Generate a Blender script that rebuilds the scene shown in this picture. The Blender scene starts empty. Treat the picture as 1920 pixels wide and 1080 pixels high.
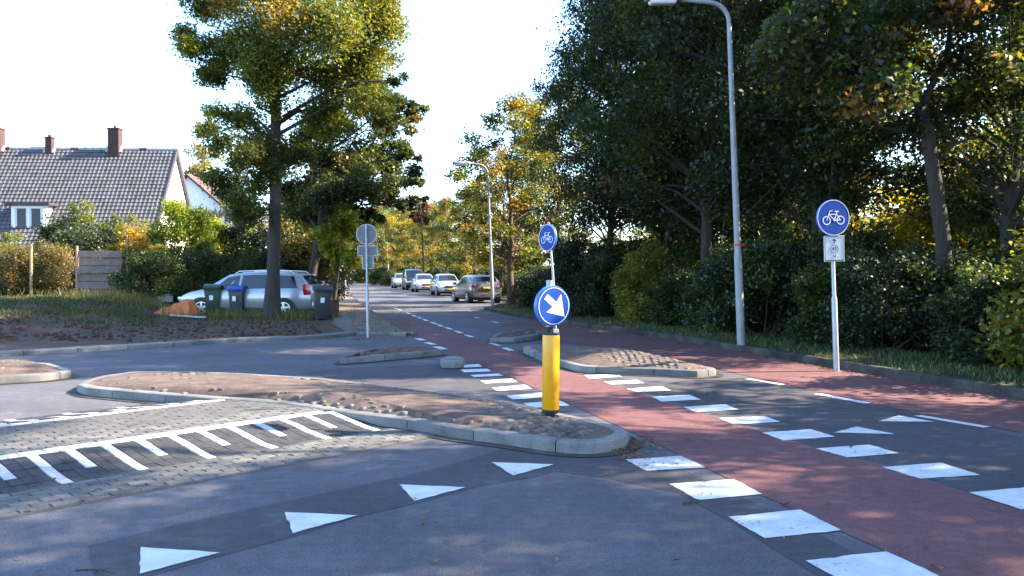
import bpy, bmesh, math, random
import numpy as np
from mathutils import Vector, Matrix
R = math.radians
SC = bpy.context.scene
COL = SC.collection

# ------------------------------------------------------------------ camera, sky, sun, exposure
FPX, CX, CY, HORIZON, EYE = 1600.0, 960.0, 540.0, 508.0, 1.70
PITCH = math.atan((CY - HORIZON) / FPX)
cam_d = bpy.data.cameras.new('camera')
cam = bpy.data.objects.new('camera', cam_d)
COL.objects.link(cam)
cam.location = (0, 0, EYE)
cam.rotation_euler = (math.pi / 2 - PITCH, 0, 0)
cam_d.sensor_width = 36.0
cam_d.lens = 36.0 * FPX / 1920.0
cam_d.clip_start = 0.05
cam_d.clip_end = 3000
SC.camera = cam

SUN_AZ, SUN_EL = 6.0, 34.0          # azimuth from +X towards +Y, elevation
world = bpy.data.worlds.new('World')
SC.world = world
world.use_nodes = True
wn, wl = world.node_tree.nodes, world.node_tree.links
wn.clear()
sky = wn.new('ShaderNodeTexSky')
sky.sky_type = 'NISHITA'
sky.sun_disc = False
sky.sun_elevation = R(SUN_EL)
sky.sun_rotation = R(90 - SUN_AZ)
sky.air_density = 1.0
sky.dust_density = 0.6
sky.ozone_density = 4.5
bgn = wn.new('ShaderNodeBackground')
bgn.inputs[1].default_value = 0.15
wo = wn.new('ShaderNodeOutputWorld')
wl.new(sky.outputs[0], bgn.inputs[0])
wl.new(bgn.outputs[0], wo.inputs[0])

sun_d = bpy.data.lights.new('sun', 'SUN')
sun_d.energy = 5.0
sun_d.angle = R(0.53)
sun_d.color = (1.0, 0.86, 0.66)
sun = bpy.data.objects.new('sun', sun_d)
COL.objects.link(sun)
SVEC = Vector((math.cos(R(SUN_EL)) * math.cos(R(SUN_AZ)), math.cos(R(SUN_EL)) * math.sin(R(SUN_AZ)), math.sin(R(SUN_EL))))
sun.rotation_euler = SVEC.to_track_quat('Z', 'Y').to_euler()
sun.location = (40, 10, 30)

SC.view_settings.view_transform = 'Standard'
SC.view_settings.look = 'None'
SC.view_settings.gamma = 1
SC.view_settings.use_curve_mapping = False
SC.view_settings.exposure = 2.45
SC.render.engine = 'CYCLES'
SC.cycles.max_bounces = 8
SC.cycles.transparent_max_bounces = 8
SC.cycles.use_denoising = True

# ------------------------------------------------------------------ geometry helpers
def ray(u, v):
    a, b = (u - CX) / FPX, (CY - v) / FPX
    cp, sp = math.cos(PITCH), math.sin(PITCH)
    return Vector((a, cp + b * sp, -sp + b * cp))

def G(u, v, z=0.0):
    """where the sight line through a photo point meets the level z"""
    d = ray(u, v)
    t = (z - EYE) / d.z
    return Vector((d.x * t, d.y * t, z))

def AT(u, v, y):
    d = ray(u, v)
    t = y / d.y
    return Vector((d.x * t, y, EYE + d.z * t))

class MB:
    def __init__(s):
        s.v, s.f, s.m = [], [], []
    def add(s, vs, fs, mi=0):
        o = len(s.v)
        s.v += [tuple(p) for p in vs]
        s.f += [tuple(i + o for i in f) for f in fs]
        s.m += [mi] * len(fs)
        return s
    def box(s, c, sz, M=None, mi=0, taper=1.0):
        x, y, z = sz[0] / 2, sz[1] / 2, sz[2] / 2
        vs = [Vector((sx * x * (taper if sz_ > 0 else 1), sy * y * (taper if sz_ > 0 else 1), sz_ * z)) for sz_ in (-1, 1) for sy in (-1, 1) for sx in (-1, 1)]
        if M is not None:
            vs = [M @ p for p in vs]
        vs = [p + Vector(c) for p in vs]
        s.add(vs, [(0, 2, 3, 1), (4, 5, 7, 6), (0, 1, 5, 4), (2, 6, 7, 3), (0, 4, 6, 2), (1, 3, 7, 5)], mi)
        return s
    def tube(s, pts, rad, n=8, cap=True, mi=0):
        pts = [Vector(p) for p in pts]
        if not hasattr(rad, '__len__'):
            rad = [rad] * len(pts)
        o = len(s.v)
        up0 = None
        for i, p in enumerate(pts):
            d = (pts[min(i + 1, len(pts) - 1)] - pts[max(i - 1, 0)]).normalized()
            if up0 is None:
                up0 = d.orthogonal().normalized()
            a = (up0 - d * up0.dot(d))
            a = a.normalized() if a.length > 1e-6 else d.orthogonal().normalized()
            up0 = a
            b = d.cross(a)
            for k in range(n):
                t = 2 * math.pi * k / n
                s.v.append(tuple(p + (a * math.cos(t) + b * math.sin(t)) * rad[i]))
        for i in range(len(pts) - 1):
            for k in range(n):
                s.f.append((o + i * n + k, o + i * n + (k + 1) % n, o + (i + 1) * n + (k + 1) % n, o + (i + 1) * n + k))
                s.m.append(mi)
        if cap:
            s.f.append(tuple(o + k for k in range(n))[::-1]); s.m.append(mi)
            e = o + (len(pts) - 1) * n
            s.f.append(tuple(e + k for k in range(n))); s.m.append(mi)
        return s
    def prism(s, poly, z0, z1, M=None, mi=0):
        """poly: list of (x,y); extruded from z0 to z1"""
        n = len(poly)
        vs = [Vector((p[0], p[1], z0)) for p in poly] + [Vector((p[0], p[1], z1)) for p in poly]
        if M is not None:
            vs = [M @ p for p in vs]
        fs = [tuple(range(n))[::-1], tuple(range(n, 2 * n))]
        fs += [(i, (i + 1) % n, n + (i + 1) % n, n + i) for i in range(n)]
        return s.add(vs, fs, mi)
    def mesh(s, name, mats, smooth=None, bevel=0.0, segs=2):
        me = bpy.data.meshes.new(name)
        me.from_pydata(s.v, [], s.f)
        if not isinstance(mats, (list, tuple)):
            mats = [mats]
        for m in mats:
            me.materials.append(m)
        if any(s.m):
            me.polygons.foreach_set('material_index', s.m)
        if bevel > 0:
            bm = bmesh.new(); bm.from_mesh(me)
            bmesh.ops.remove_doubles(bm, verts=bm.verts, dist=1e-5)
            eds = [e for e in bm.edges if len(e.link_faces) == 2 and e.calc_face_angle(0) > R(28)]
            bmesh.ops.bevel(bm, geom=eds, offset=bevel, segments=segs, profile=0.6, affect='EDGES', clamp_overlap=True)
            bm.to_mesh(me); bm.free()
        if smooth is not None:
            me.polygons.foreach_set('use_smooth', [True] * len(me.polygons))
            me.set_sharp_from_angle(angle=R(smooth))
        me.update()
        return me
    def build(s, name, mats, parent=None, **kw):
        return link(name, s.mesh(name, mats, **kw), parent)

def link(name, data, parent=None, loc=None, rz=0.0):
    o = bpy.data.objects.new(name, data)
    COL.objects.link(o)
    if parent is not None:
        o.parent = parent
    if loc is not None:
        o.location = loc
    if rz:
        o.rotation_euler = (0, 0, rz)
    return o

def tag(o, label=None, cat=None, group=None, kind=None):
    if label: o['label'] = label
    if cat: o['category'] = cat
    if group: o['group'] = group
    if kind: o['kind'] = kind
    return o

def thing(name, label, cat, loc=(0, 0, 0), rz=0.0, group=None):
    o = link(name, None, None, loc, rz)
    o.empty_display_size = 0.3
    return tag(o, label, cat, group)

def copy_tree(o, parent=None):
    c = o.copy()
    COL.objects.link(c)
    if parent is not None:
        c.parent = parent
    for ch in o.children:
        copy_tree(ch, c)
    return c

def sheet(name, pts, mat, parent=None, kind='structure'):
    bm = bmesh.new()
    f = bm.faces.new([bm.verts.new(p) for p in pts])
    if f.normal.z < 0 or True:
        f.normal_update()
        if f.normal.z < 0:
            f.normal_flip()
    bmesh.ops.triangulate(bm, faces=bm.faces[:], ngon_method='BEAUTY')
    me = bpy.data.meshes.new(name); bm.to_mesh(me); bm.free()
    me.materials.append(mat)
    o = link(name, me, parent)
    if kind: o['kind'] = kind
    return o

# ------------------------------------------------------------------ materials
def new_mat(name):
    m = bpy.data.materials.new(name)
    m.use_nodes = True
    nt = m.node_tree
    nt.nodes.clear()
    out = nt.nodes.new('ShaderNodeOutputMaterial')
    b = nt.nodes.new('ShaderNodeBsdfPrincipled')
    nt.links.new(b.outputs[0], out.inputs[0])
    return m, nt, b, out

def noise(nt, scale, detail=4, rough=0.6, vec=None):
    n = nt.nodes.new('ShaderNodeTexNoise')
    n.inputs['Scale'].default_value = scale
    n.inputs['Detail'].default_value = detail
    n.inputs['Roughness'].default_value = rough
    if vec is not None:
        nt.links.new(vec, n.inputs['Vector'])
    return n

def ramp(nt, src, stops):
    r = nt.nodes.new('ShaderNodeValToRGB')
    e = r.color_ramp.elements
    while len(e) < len(stops):
        e.new(0.5)
    for i, (p, c) in enumerate(stops):
        e[i].position = p
        e[i].color = (c[0], c[1], c[2], 1)
    nt.links.new(src, r.inputs[0])
    return r

def mixc(nt, a, b, fac, mode='MIX'):
    m = nt.nodes.new('ShaderNodeMix')
    m.data_type = 'RGBA'; m.blend_type = mode
    for val, idx in ((a, 6), (b, 7)):
        if isinstance(val, (tuple, list)):
            m.inputs[idx].default_value = (val[0], val[1], val[2], 1)
        else:
            nt.links.new(val, m.inputs[idx])
    if isinstance(fac, (int, float)):
        m.inputs[0].default_value = fac
    else:
        nt.links.new(fac, m.inputs[0])
    return m.outputs[2]

def bump(nt, b, height, strength, dist=0.01):
    n = nt.nodes.new('ShaderNodeBump')
    n.inputs['Strength'].default_value = strength
    n.inputs['Distance'].default_value = dist
    nt.links.new(height, n.inputs['Height'])
    nt.links.new(n.outputs[0], b.inputs['Normal'])

def geo_pos(nt):
    return nt.nodes.new('ShaderNodeNewGeometry').outputs['Position']

def plain(name, col, rough=0.6, metal=0.0, var=0.0, scale=8.0, bmp=0.0, coat=0.0, spec=0.5, obj_space=True):
    m, nt, b, out = new_mat(name)
    b.inputs['Roughness'].default_value = rough
    b.inputs['Metallic'].default_value = metal
    b.inputs['Coat Weight'].default_value = coat
    b.inputs['Specular IOR Level'].default_value = spec
    if var > 0 or bmp > 0:
        tc = nt.nodes.new('ShaderNodeTexCoord').outputs['Object'] if obj_space else geo_pos(nt)
        n = noise(nt, scale, 5, 0.65, tc)
        lo = [max(0, c * (1 - var)) for c in col]; hi = [min(1, c * (1 + var)) for c in col]
        r = ramp(nt, n.outputs[0], [(0.3, lo), (0.7, hi)])
        nt.links.new(r.outputs[0], b.inputs['Base Color'])
        if bmp > 0:
            bump(nt, b, n.outputs[0], bmp, 0.02)
    else:
        b.inputs['Base Color'].default_value = (*col, 1)
    return m

def asphalt(name, base, tintvar=0.25, speck=0.75, patch=None, streak=True):
    m, nt, b, out = new_mat(name)
    p = geo_pos(nt)
    fine = noise(nt, 75, 5, 0.8, p)
    mid = noise(nt, 9, 5, 0.65, p)
    big = noise(nt, 0.55, 4, 0.6, p)
    lo = [c * (1 - speck) for c in base]; hi = [c * (1 + speck) for c in base]
    c1 = ramp(nt, fine.outputs[0], [(0.32, lo), (0.68, hi)]).outputs[0]
    r2 = ramp(nt, mid.outputs[0], [(0.3, (0.72, 0.72, 0.74)), (0.7, (1.22, 1.2, 1.16))]).outputs[0]
    c2 = mixc(nt, c1, r2, 0.8, 'MULTIPLY')
    r3 = ramp(nt, big.outputs[0], [(0.3, (1 - tintvar,) * 3), (0.7, (1 + tintvar,) * 3)]).outputs[0]
    c3 = mixc(nt, c2, r3, 1.0, 'MULTIPLY')
    # pale dust and dark stains
    dn = noise(nt, 2.3, 6, 0.7, p)
    dust = ramp(nt, dn.outputs[0], [(0.56, (0, 0, 0)), (0.78, (1, 1, 1))]).outputs[0]
    c4 = mixc(nt, c3, (base[0] * 1.5 + 0.03, base[1] * 1.45 + 0.025, base[2] * 1.4 + 0.02), dust)
    # thin cracks
    vo = nt.nodes.new('ShaderNodeTexVoronoi'); vo.feature = 'DISTANCE_TO_EDGE'
    vo.inputs['Scale'].default_value = 0.42
    wob = nt.nodes.new('ShaderNodeVectorMath'); wob.operation = 'ADD'
    nt.links.new(p, wob.inputs[0])
    wn_ = noise(nt, 1.7, 5, 0.7, p)
    nt.links.new(wn_.outputs['Color'], wob.inputs[1])
    nt.links.new(wob.outputs[0], vo.inputs['Vector'])
    crk = ramp(nt, vo.outputs['Distance'], [(0.0, (1, 1, 1)), (0.006, (0, 0, 0))]).outputs[0]
    gate = ramp(nt, noise(nt, 0.35, 2, 0.5, p).outputs[0], [(0.52, (0, 0, 0)), (0.6, (0.7, 0.7, 0.7))]).outputs[0]
    cf = mixc(nt, crk, gate, 1.0, 'MULTIPLY')
    c5 = mixc(nt, c4, tuple(c * 0.35 for c in base), cf)
    nt.links.new(c5, b.inputs['Base Color'])
    b.inputs['Roughness'].default_value = 0.85
    b.inputs['Specular IOR Level'].default_value = 0.3
    bump(nt, b, fine.outputs[0], 0.5, 0.006)
    return m

def paint_mat(name, col, wear=0.55):
    """road paint with chipped spots through to the asphalt"""
    m, nt, b, out = new_mat(name)
    p = geo_pos(nt)
    n1 = noise(nt, 26, 6, 0.75, p)
    n2 = noise(nt, 2.2, 3, 0.5, p)
    add = nt.nodes.new('ShaderNodeMath'); add.operation = 'MULTIPLY_ADD'
    nt.links.new(n2.outputs[0], add.inputs[0]); add.inputs[1].default_value = 0.55
    nt.links.new(n1.outputs[0], add.inputs[2])
    w = ramp(nt, add.outputs[0], [(wear + 0.40, (0, 0, 0)), (wear + 0.45, (1, 1, 1))]).outputs[0]
    g = ramp(nt, noise(nt, 5, 4, 0.6, p).outputs[0], [(0.3, tuple(c * 0.72 for c in col)), (0.7, col)]).outputs[0]
    c = mixc(nt, g, (0.12, 0.11, 0.10), w)
    nt.links.new(c, b.inputs['Base Color'])
    b.inputs['Roughness'].default_value = 0.6
    bump(nt, b, noise(nt, 150, 2, 0.6, p).outputs[0], 0.35, 0.004)
    return m

def leaf_mat(name, trans=0.45, gloss=0.06, boost=1.5):
    m = bpy.data.materials.new(name); m.use_nodes = True
    nt = m.node_tree; nt.nodes.clear()
    out = nt.nodes.new('ShaderNodeOutputMaterial')
    at = nt.nodes.new('ShaderNodeAttribute'); at.attribute_name = 'tint'
    oi = nt.nodes.new('ShaderNodeObjectInfo')
    rv = ramp(nt, oi.outputs['Random'], [(0.0, (0.78, 0.82, 0.85)), (1.0, (1.22, 1.15, 1.0))]).outputs[0]
    col = mixc(nt, at.outputs['Color'], rv, 1.0, 'MULTIPLY')
    tcol = mixc(nt, col, (boost * 1.15, boost, boost * 0.45), 1.0, 'MULTIPLY')
    d = nt.nodes.new('ShaderNodeBsdfDiffuse'); nt.links.new(col, d.inputs[0])
    t = nt.nodes.new('ShaderNodeBsdfTranslucent'); nt.links.new(tcol, t.inputs[0])
    g = nt.nodes.new('ShaderNodeBsdfGlossy'); g.inputs['Roughness'].default_value = 0.5
    g.inputs[0].default_value = (0.8, 0.85, 0.8, 1)
    m1 = nt.nodes.new('ShaderNodeMixShader'); m1.inputs[0].default_value = trans
    nt.links.new(d.outputs[0], m1.inputs[1]); nt.links.new(t.outputs[0], m1.inputs[2])
    m2 = nt.nodes.new('ShaderNodeMixShader'); m2.inputs[0].default_value = gloss
    nt.links.new(m1.outputs[0], m2.inputs[1]); nt.links.new(g.outputs[0], m2.inputs[2])
    nt.links.new(m2.outputs[0], out.inputs[0])
    return m

def bark_mat(name, col):
    m, nt, b, out = new_mat(name)
    tc = nt.nodes.new('ShaderNodeTexCoord').outputs['Object']
    mp = nt.nodes.new('ShaderNodeMapping'); mp.inputs['Scale'].default_value = (14, 14, 2.2)
    nt.links.new(tc, mp.inputs[0])
    n = noise(nt, 1.6, 6, 0.7, mp.outputs[0])
    n2 = noise(nt, 1.3, 3, 0.6, tc)
    c = ramp(nt, n.outputs[0], [(0.3, tuple(x * 0.5 for x in col)), (0.7, tuple(x * 1.35 for x in col))]).outputs[0]
    moss = ramp(nt, n2.outputs[0], [(0.5, (0, 0, 0)), (0.75, (0.6, 0.6, 0.6))]).outputs[0]
    c = mixc(nt, c, (col[0] * 0.8, col[1] * 1.1, col[2] * 0.7), moss)
    nt.links.new(c, b.inputs['Base Color'])
    b.inputs['Roughness'].default_value = 0.92
    bump(nt, b, n.outputs[0], 0.9, 0.03)
    return m

def attr_mat(name, rough=0.85, bmp=0.3, scale=60):
    """colour per piece from the mesh attribute / object colour variation"""
    m, nt, b, out = new_mat(name)
    at = nt.nodes.new('ShaderNodeAttribute'); at.attribute_name = 'tint'
    p = geo_pos(nt)
    n = noise(nt, scale, 4, 0.7, p)
    r = ramp(nt, n.outputs[0], [(0.3, (0.75,) * 3), (0.7, (1.2,) * 3)]).outputs[0]
    nt.links.new(mixc(nt, at.outputs['Color'], r, 1.0, 'MULTIPLY'), b.inputs['Base Color'])
    b.inputs['Roughness'].default_value = rough
    bump(nt, b, n.outputs[0], bmp, 0.01)
    return m

def stone_mat(name, stops, rough=0.85, scale=3.0, fine=70, bmp=0.4, rand=0.25):
    """stone whose tone varies from piece to piece"""
    m, nt, b, out = new_mat(name)
    p = geo_pos(nt)
    n = noise(nt, scale, 6, 0.7, p)
    f = noise(nt, fine, 3, 0.7, p)
    c = ramp(nt, n.outputs[0], stops).outputs[0]
    fr = ramp(nt, f.outputs[0], [(0.3, (0.72,) * 3), (0.7, (1.22,) * 3)]).outputs[0]
    c = mixc(nt, c, fr, 1.0, 'MULTIPLY')
    oi = nt.nodes.new('ShaderNodeObjectInfo')
    rv = ramp(nt, oi.outputs['Random'], [(0, (1 - rand,) * 3), (1, (1 + rand, 1 + rand * 0.95, 1 + rand * 0.85))]).outputs[0]
    c = mixc(nt, c, rv, 1.0, 'MULTIPLY')
    nt.links.new(c, b.inputs['Base Color'])
    b.inputs['Roughness'].default_value = rough
    b.inputs['Specular IOR Level'].default_value = 0.3
    bump(nt, b, f.outputs[0], bmp, 0.006)
    return m

M = {}
M['asphalt'] = asphalt('worn grey asphalt', (0.082, 0.079, 0.089))
M['asphalt_dark'] = asphalt('newer dark asphalt', (0.053, 0.051, 0.058), speck=0.45)
M['asphalt_red'] = asphalt('red cycle path asphalt', (0.122, 0.053, 0.055), speck=0.45, tintvar=0.18)
M['paint'] = paint_mat('white road paint', (0.62, 0.62, 0.61), 0.505)
M['paint_worn'] = paint_mat('worn white road paint', (0.56, 0.56, 0.55), 0.44)
M['kerb'] = stone_mat('grey concrete kerb', [(0.25, (0.075, 0.072, 0.066)), (0.5, (0.165, 0.16, 0.152)), (0.8, (0.225, 0.22, 0.21))], scale=2.2)
M['kerb_old'] = stone_mat('mossy old kerb', [(0.3, (0.018, 0.016, 0.013)), (0.52, (0.05, 0.046, 0.038)), (0.8, (0.11, 0.10, 0.085))], scale=1.6)
M['cobble'] = stone_mat('granite cobble', [(0.3, (0.06, 0.05, 0.045)), (0.7, (0.145, 0.128, 0.115))], scale=9, rand=0.35)
M['island_dirt'] = stone_mat('sandy jointed dirt', [(0.25, (0.055, 0.036, 0.028)), (0.5, (0.105, 0.072, 0.057)), (0.78, (0.18, 0.13, 0.10))], scale=3.5, fine=45, bmp=0.9, rand=0)
M['brick'] = stone_mat('grey concrete paver', [(0.3, (0.065, 0.064, 0.062)), (0.7, (0.135, 0.13, 0.125))], scale=7, rand=0.3)
M['brick_dark'] = stone_mat('black concrete paver', [(0.3, (0.018, 0.018, 0.02)), (0.7, (0.046, 0.046, 0.049))], scale=7, rand=0.3)
M['brick_white'] = stone_mat('white concrete paver', [(0.3, (0.36, 0.355, 0.345)), (0.7, (0.50, 0.49, 0.475))], scale=7, rand=0.06, bmp=0.2)
M['joint'] = plain('joint sand', (0.06, 0.055, 0.048), 0.95, var=0.4, scale=30)
M['soil'] = stone_mat('dark leafy soil', [(0.25, (0.026, 0.011, 0.006)), (0.5, (0.054, 0.025, 0.011)), (0.75, (0.11, 0.056, 0.024))], scale=2.4, fine=30, bmp=1.0, rand=0)
M['turf'] = stone_mat('mossy turf ground', [(0.25, (0.014, 0.018, 0.007)), (0.5, (0.024, 0.032, 0.010)), (0.8, (0.05, 0.045, 0.02))], scale=1.8, fine=40, bmp=1.0, rand=0)
M['field'] = stone_mat('far ground', [(0.3, (0.04, 0.05, 0.02)), (0.7, (0.08, 0.07, 0.03))], scale=0.4, fine=5, rand=0)
M['sidewalk'] = stone_mat('leaf strewn sidewalk slabs', [(0.3, (0.08, 0.055, 0.04)), (0.6, (0.15, 0.115, 0.088)), (0.8, (0.20, 0.155, 0.12))], scale=2.0, fine=26, rand=0.15)
M['leaf'] = leaf_mat('leaf', 0.52, 0.04)
M['leaf_dark'] = leaf_mat('leathery leaf', 0.26, 0.05, 1.4)
M['needle'] = leaf_mat('needle leaf', 0.18, 0.03, 1.2)
M['grass'] = leaf_mat('grass blade', 0.35, 0.04)
M['bark'] = bark_mat('grey brown bark', (0.045, 0.037, 0.031))
M['bark_dark'] = bark_mat('dark bark', (0.04, 0.033, 0.026))
M['bark_red'] = bark_mat('warm bark', (0.10, 0.058, 0.04))
M['galv'] = plain('galvanised steel', (0.36, 0.37, 0.38), 0.5, 0.55, var=0.12, scale=5)
M['galv_dull'] = plain('dull zinc paint', (0.27, 0.28, 0.285), 0.62, 0.2, var=0.18, scale=4)
M['lamp_glass'] = plain('lamp lens', (0.62, 0.62, 0.58), 0.25, 0, spec=0.6)
M['sign_blue'] = plain('blue sign film', (0.001, 0.042, 0.24), 0.5, 0, var=0.05, scale=20, spec=0.2)
M['sign_edge'] = plain('blue sign rim', (0.03, 0.17, 0.60), 0.35)
M['sign_white'] = plain('white sign film', (0.60, 0.61, 0.62), 0.4)
M['sign_back'] = plain('grey sign back', (0.14, 0.145, 0.155), 0.6, 0.2, var=0.12, scale=6)
M['black'] = plain('black print', (0.012, 0.012, 0.013), 0.5)
M['yellow'] = plain('yellow traffic column', (0.76, 0.33, 0.001), 0.38, 0, var=0.10, scale=6, coat=0.2)
M['rubber'] = plain('black rubber', (0.018, 0.018, 0.019), 0.75)
M['tyre'] = plain('tyre', (0.022, 0.022, 0.023), 0.85, var=0.2, scale=20)
M['rim'] = plain('alloy rim', (0.62, 0.63, 0.65), 0.3, 0.8)
M['glass'] = plain('tinted car glass', (0.012, 0.015, 0.018), 0.06, 0, spec=0.9)
M['chrome'] = plain('chrome', (0.7, 0.7, 0.72), 0.15, 1.0)
M['trim'] = plain('dark plastic trim', (0.025, 0.025, 0.027), 0.6)
M['head_lens'] = plain('clear lamp lens', (0.62, 0.65, 0.68), 0.12, 0.3, spec=0.8)
M['tail_lens'] = plain('red lamp lens', (0.42, 0.015, 0.012), 0.15, 0, spec=0.8)
M['plate'] = plain('yellow number plate', (0.80, 0.46, 0.03), 0.45)
def carpaint(name, c, metal=0.55, rough=0.3):
    return plain(name, c, rough, metal, coat=0.8)
M['silver'] = carpaint('silver car paint', (0.38, 0.39, 0.42), 0.45, 0.32)
M['maroon'] = carpaint('dark maroon car paint', (0.018, 0.004, 0.006))
M['greycar'] = carpaint('brown grey car paint', (0.17, 0.155, 0.15))
M['bluewhite'] = carpaint('pale silver blue car paint', (0.36, 0.42, 0.48), 0.4)
M['whitecar'] = carpaint('white car paint', (0.42, 0.43, 0.44), 0.2)
M['blackcar'] = carpaint('black car paint', (0.015, 0.016, 0.018), 0.3)
M['bin_green'] = plain('dark green plastic', (0.012, 0.042, 0.020), 0.5, var=0.15, scale=4)
M['bin_grey'] = plain('charcoal plastic', (0.028, 0.029, 0.033), 0.5, var=0.2, scale=4)
M['bin_blue'] = plain('blue plastic lid', (0.012, 0.06, 0.30), 0.42)
M['label'] = plain('paper sticker', (0.75, 0.76, 0.75), 0.6)
M['tarp'] = plain('orange tarpaulin', (0.52, 0.13, 0.025), 0.6, var=0.25, scale=6, bmp=0.3)
M['board'] = plain('pale scrap board', (0.42, 0.40, 0.36), 0.8, var=0.2, scale=4)
M['fence_wood'] = plain('weathered fence board', (0.17, 0.125, 0.105), 0.85, var=0.3, scale=5, bmp=0.4)
M['post_wood'] = plain('round wooden post', (0.30, 0.19, 0.12), 0.85, var=0.3, scale=5, bmp=0.4)
M['tile'] = attr_mat('concrete roof tile', 0.7, 0.3, 30)
M['brickwork'] = plain('dark red brickwork', (0.055, 0.027, 0.024), 0.9, var=0.35, scale=9, bmp=0.5)
M['housewall'] = plain('cream render', (0.62, 0.58, 0.50), 0.85, var=0.06, scale=2)
M['housebrick'] = plain('brown wall brick', (0.16, 0.085, 0.06), 0.9, var=0.3, scale=10)
M['whitewall'] = plain('white render', (0.78, 0.78, 0.77), 0.85, var=0.05, scale=2)
M['whiteframe'] = plain('white window paint', (0.78, 0.78, 0.78), 0.5)
M['lead'] = plain('grey lead flashing', (0.32, 0.33, 0.35), 0.6, 0.2)
M['house_glass'] = plain('window glass', (0.03, 0.035, 0.05), 0.15, spec=0.25)
M['curtain'] = plain('net curtain', (0.62, 0.62, 0.64), 0.9)
M['bargeboard'] = plain('dark barge board', (0.05, 0.035, 0.05), 0.6)
M['redroof'] = plain('brown roof tiles', (0.085, 0.050, 0.043), 0.85, var=0.3, scale=8)
M['rust'] = plain('rusty brown crate', (0.10, 0.045, 0.03), 0.85, var=0.3, scale=8)
M['twig'] = plain('brown twig', (0.05, 0.033, 0.022), 0.9)

# ------------------------------------------------------------------ numpy leaf meshes
def leaf_mesh(name, C, size, col, mat, up=0.35, width=0.62, seed=0, face=None):
    rng = np.random.default_rng(seed)
    N = len(C)
    n = rng.normal(size=(N, 3)); n[:, 2] = np.abs(n[:, 2]) + up
    n /= np.linalg.norm(n, axis=1, keepdims=True)
    a = rng.normal(size=(N, 3)); a[:, 2] -= 0.35
    a -= n * (a * n).sum(1, keepdims=True)
    a /= np.linalg.norm(a, axis=1, keepdims=True)
    b = np.cross(n, a)
    s = size.reshape(-1, 1)
    v = np.empty((N, 4, 3))
    v[:, 0] = C - a * s * 0.5
    v[:, 1] = C + b * s * 0.5 * width + n * s * 0.10
    v[:, 2] = C + a * s * 0.5 - n * s * 0.06
    v[:, 3] = C - b * s * 0.5 * width + n * s * 0.10
    return quads_mesh(name, v, col, mat)

def quads_mesh(name, v, col, mat):
    N = len(v)
    me = bpy.data.meshes.new(name)
    me.vertices.add(N * 4); me.loops.add(N * 4); me.polygons.add(N)
    me.vertices.foreach_set('co', v.reshape(-1).astype(np.float32))
    me.loops.foreach_set('vertex_index', np.arange(N * 4, dtype=np.int32))
    me.polygons.foreach_set('loop_start', np.arange(0, N * 4, 4, dtype=np.int32))
    try:
        me.polygons.foreach_set('loop_total', np.full(N, 4, dtype=np.int32))
    except Exception:
        pass
    me.update(calc_edges=True)
    at = me.attributes.new('tint', 'FLOAT_COLOR', 'POINT')
    c4 = np.ones((N, 4, 4), dtype=np.float32)
    c4[:, :, :3] = np.asarray(col)[:, None, :]
    at.data.foreach_set('color', c4.reshape(-1))
    me.materials.append(mat)
    return me

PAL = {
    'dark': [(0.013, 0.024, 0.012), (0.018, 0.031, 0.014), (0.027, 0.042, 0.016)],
    'mid': [(0.045, 0.080, 0.018), (0.062, 0.098, 0.02), (0.085, 0.115, 0.022)],
    'lime': [(0.13, 0.175, 0.016), (0.18, 0.21, 0.018), (0.11, 0.15, 0.02)],
    'bright': [(0.22, 0.27, 0.018), (0.26, 0.29, 0.02), (0.17, 0.23, 0.02)],
    'olive': [(0.10, 0.115, 0.024), (0.135, 0.14, 0.028), (0.085, 0.10, 0.024)],
    'yellow': [(0.30, 0.22, 0.026), (0.26, 0.20, 0.03), (0.34, 0.21, 0.025)],
    'orange': [(0.30, 0.11, 0.02), (0.25, 0.12, 0.025), (0.34, 0.15, 0.025)],
    'brown': [(0.12, 0.07, 0.03), (0.16, 0.085, 0.035), (0.09, 0.055, 0.028)],
    'red': [(0.05, 0.010, 0.013), (0.035, 0.008, 0.011)],
    'pale': [(0.20, 0.22, 0.09), (0.24, 0.23, 0.10), (0.16, 0.19, 0.07)],
    'birch': [(0.20, 0.19, 0.06), (0.15, 0.16, 0.05), (0.24, 0.20, 0.06)],
    'dry': [(0.22, 0.15, 0.06), (0.17, 0.12, 0.05), (0.13, 0.11, 0.04)],
    'yew': [(0.040, 0.062, 0.020), (0.055, 0.08, 0.024), (0.028, 0.045, 0.016)],
}

def pick_cols(rng, mix, n):
    names = list(mix); w = np.array([mix[k] for k in names], float); w /= w.sum()
    out = np.empty((n, 3))
    ch = rng.choice(len(names), size=n, p=w)
    for i, k in enumerate(names):
        idx = np.where(ch == i)[0]
        p = np.array(PAL[k])
        out[idx] = p[rng.integers(0, len(p), len(idx))]
    return out

def clump_leaves(rng, cen, rad, n, mix, leaf, flat=0.7, spread=0.55):
    """leaves of the clumps: cen (K,3), rad (K,), n leaves shared by volume"""
    w = rad ** 2.2; w = w / w.sum()
    k = rng.choice(len(cen), size=n, p=w)
    d = rng.normal(size=(n, 3)); d /= np.linalg.norm(d, axis=1, keepdims=True)
    r = rng.random(n) ** spread
    off = d * (r * rad[k])[:, None]
    off *= np.where(rng.random(n) < .16, rng.uniform(1.2, 1.75, n), 1.0)[:, None]
    off[:, 2] *= flat
    C = cen[k] + off
    tone = rng.uniform(0.72, 1.25, len(cen))
    base = pick_cols(rng, mix, n)
    cl = pick_cols(rng, mix, len(cen))
    col = (base * 0.5 + cl[k] * 0.5) * tone[k][:, None] * rng.uniform(0.75, 1.25, n)[:, None]
    size = leaf * rng.uniform(0.65, 1.3, n)
    return C, size, col

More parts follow.
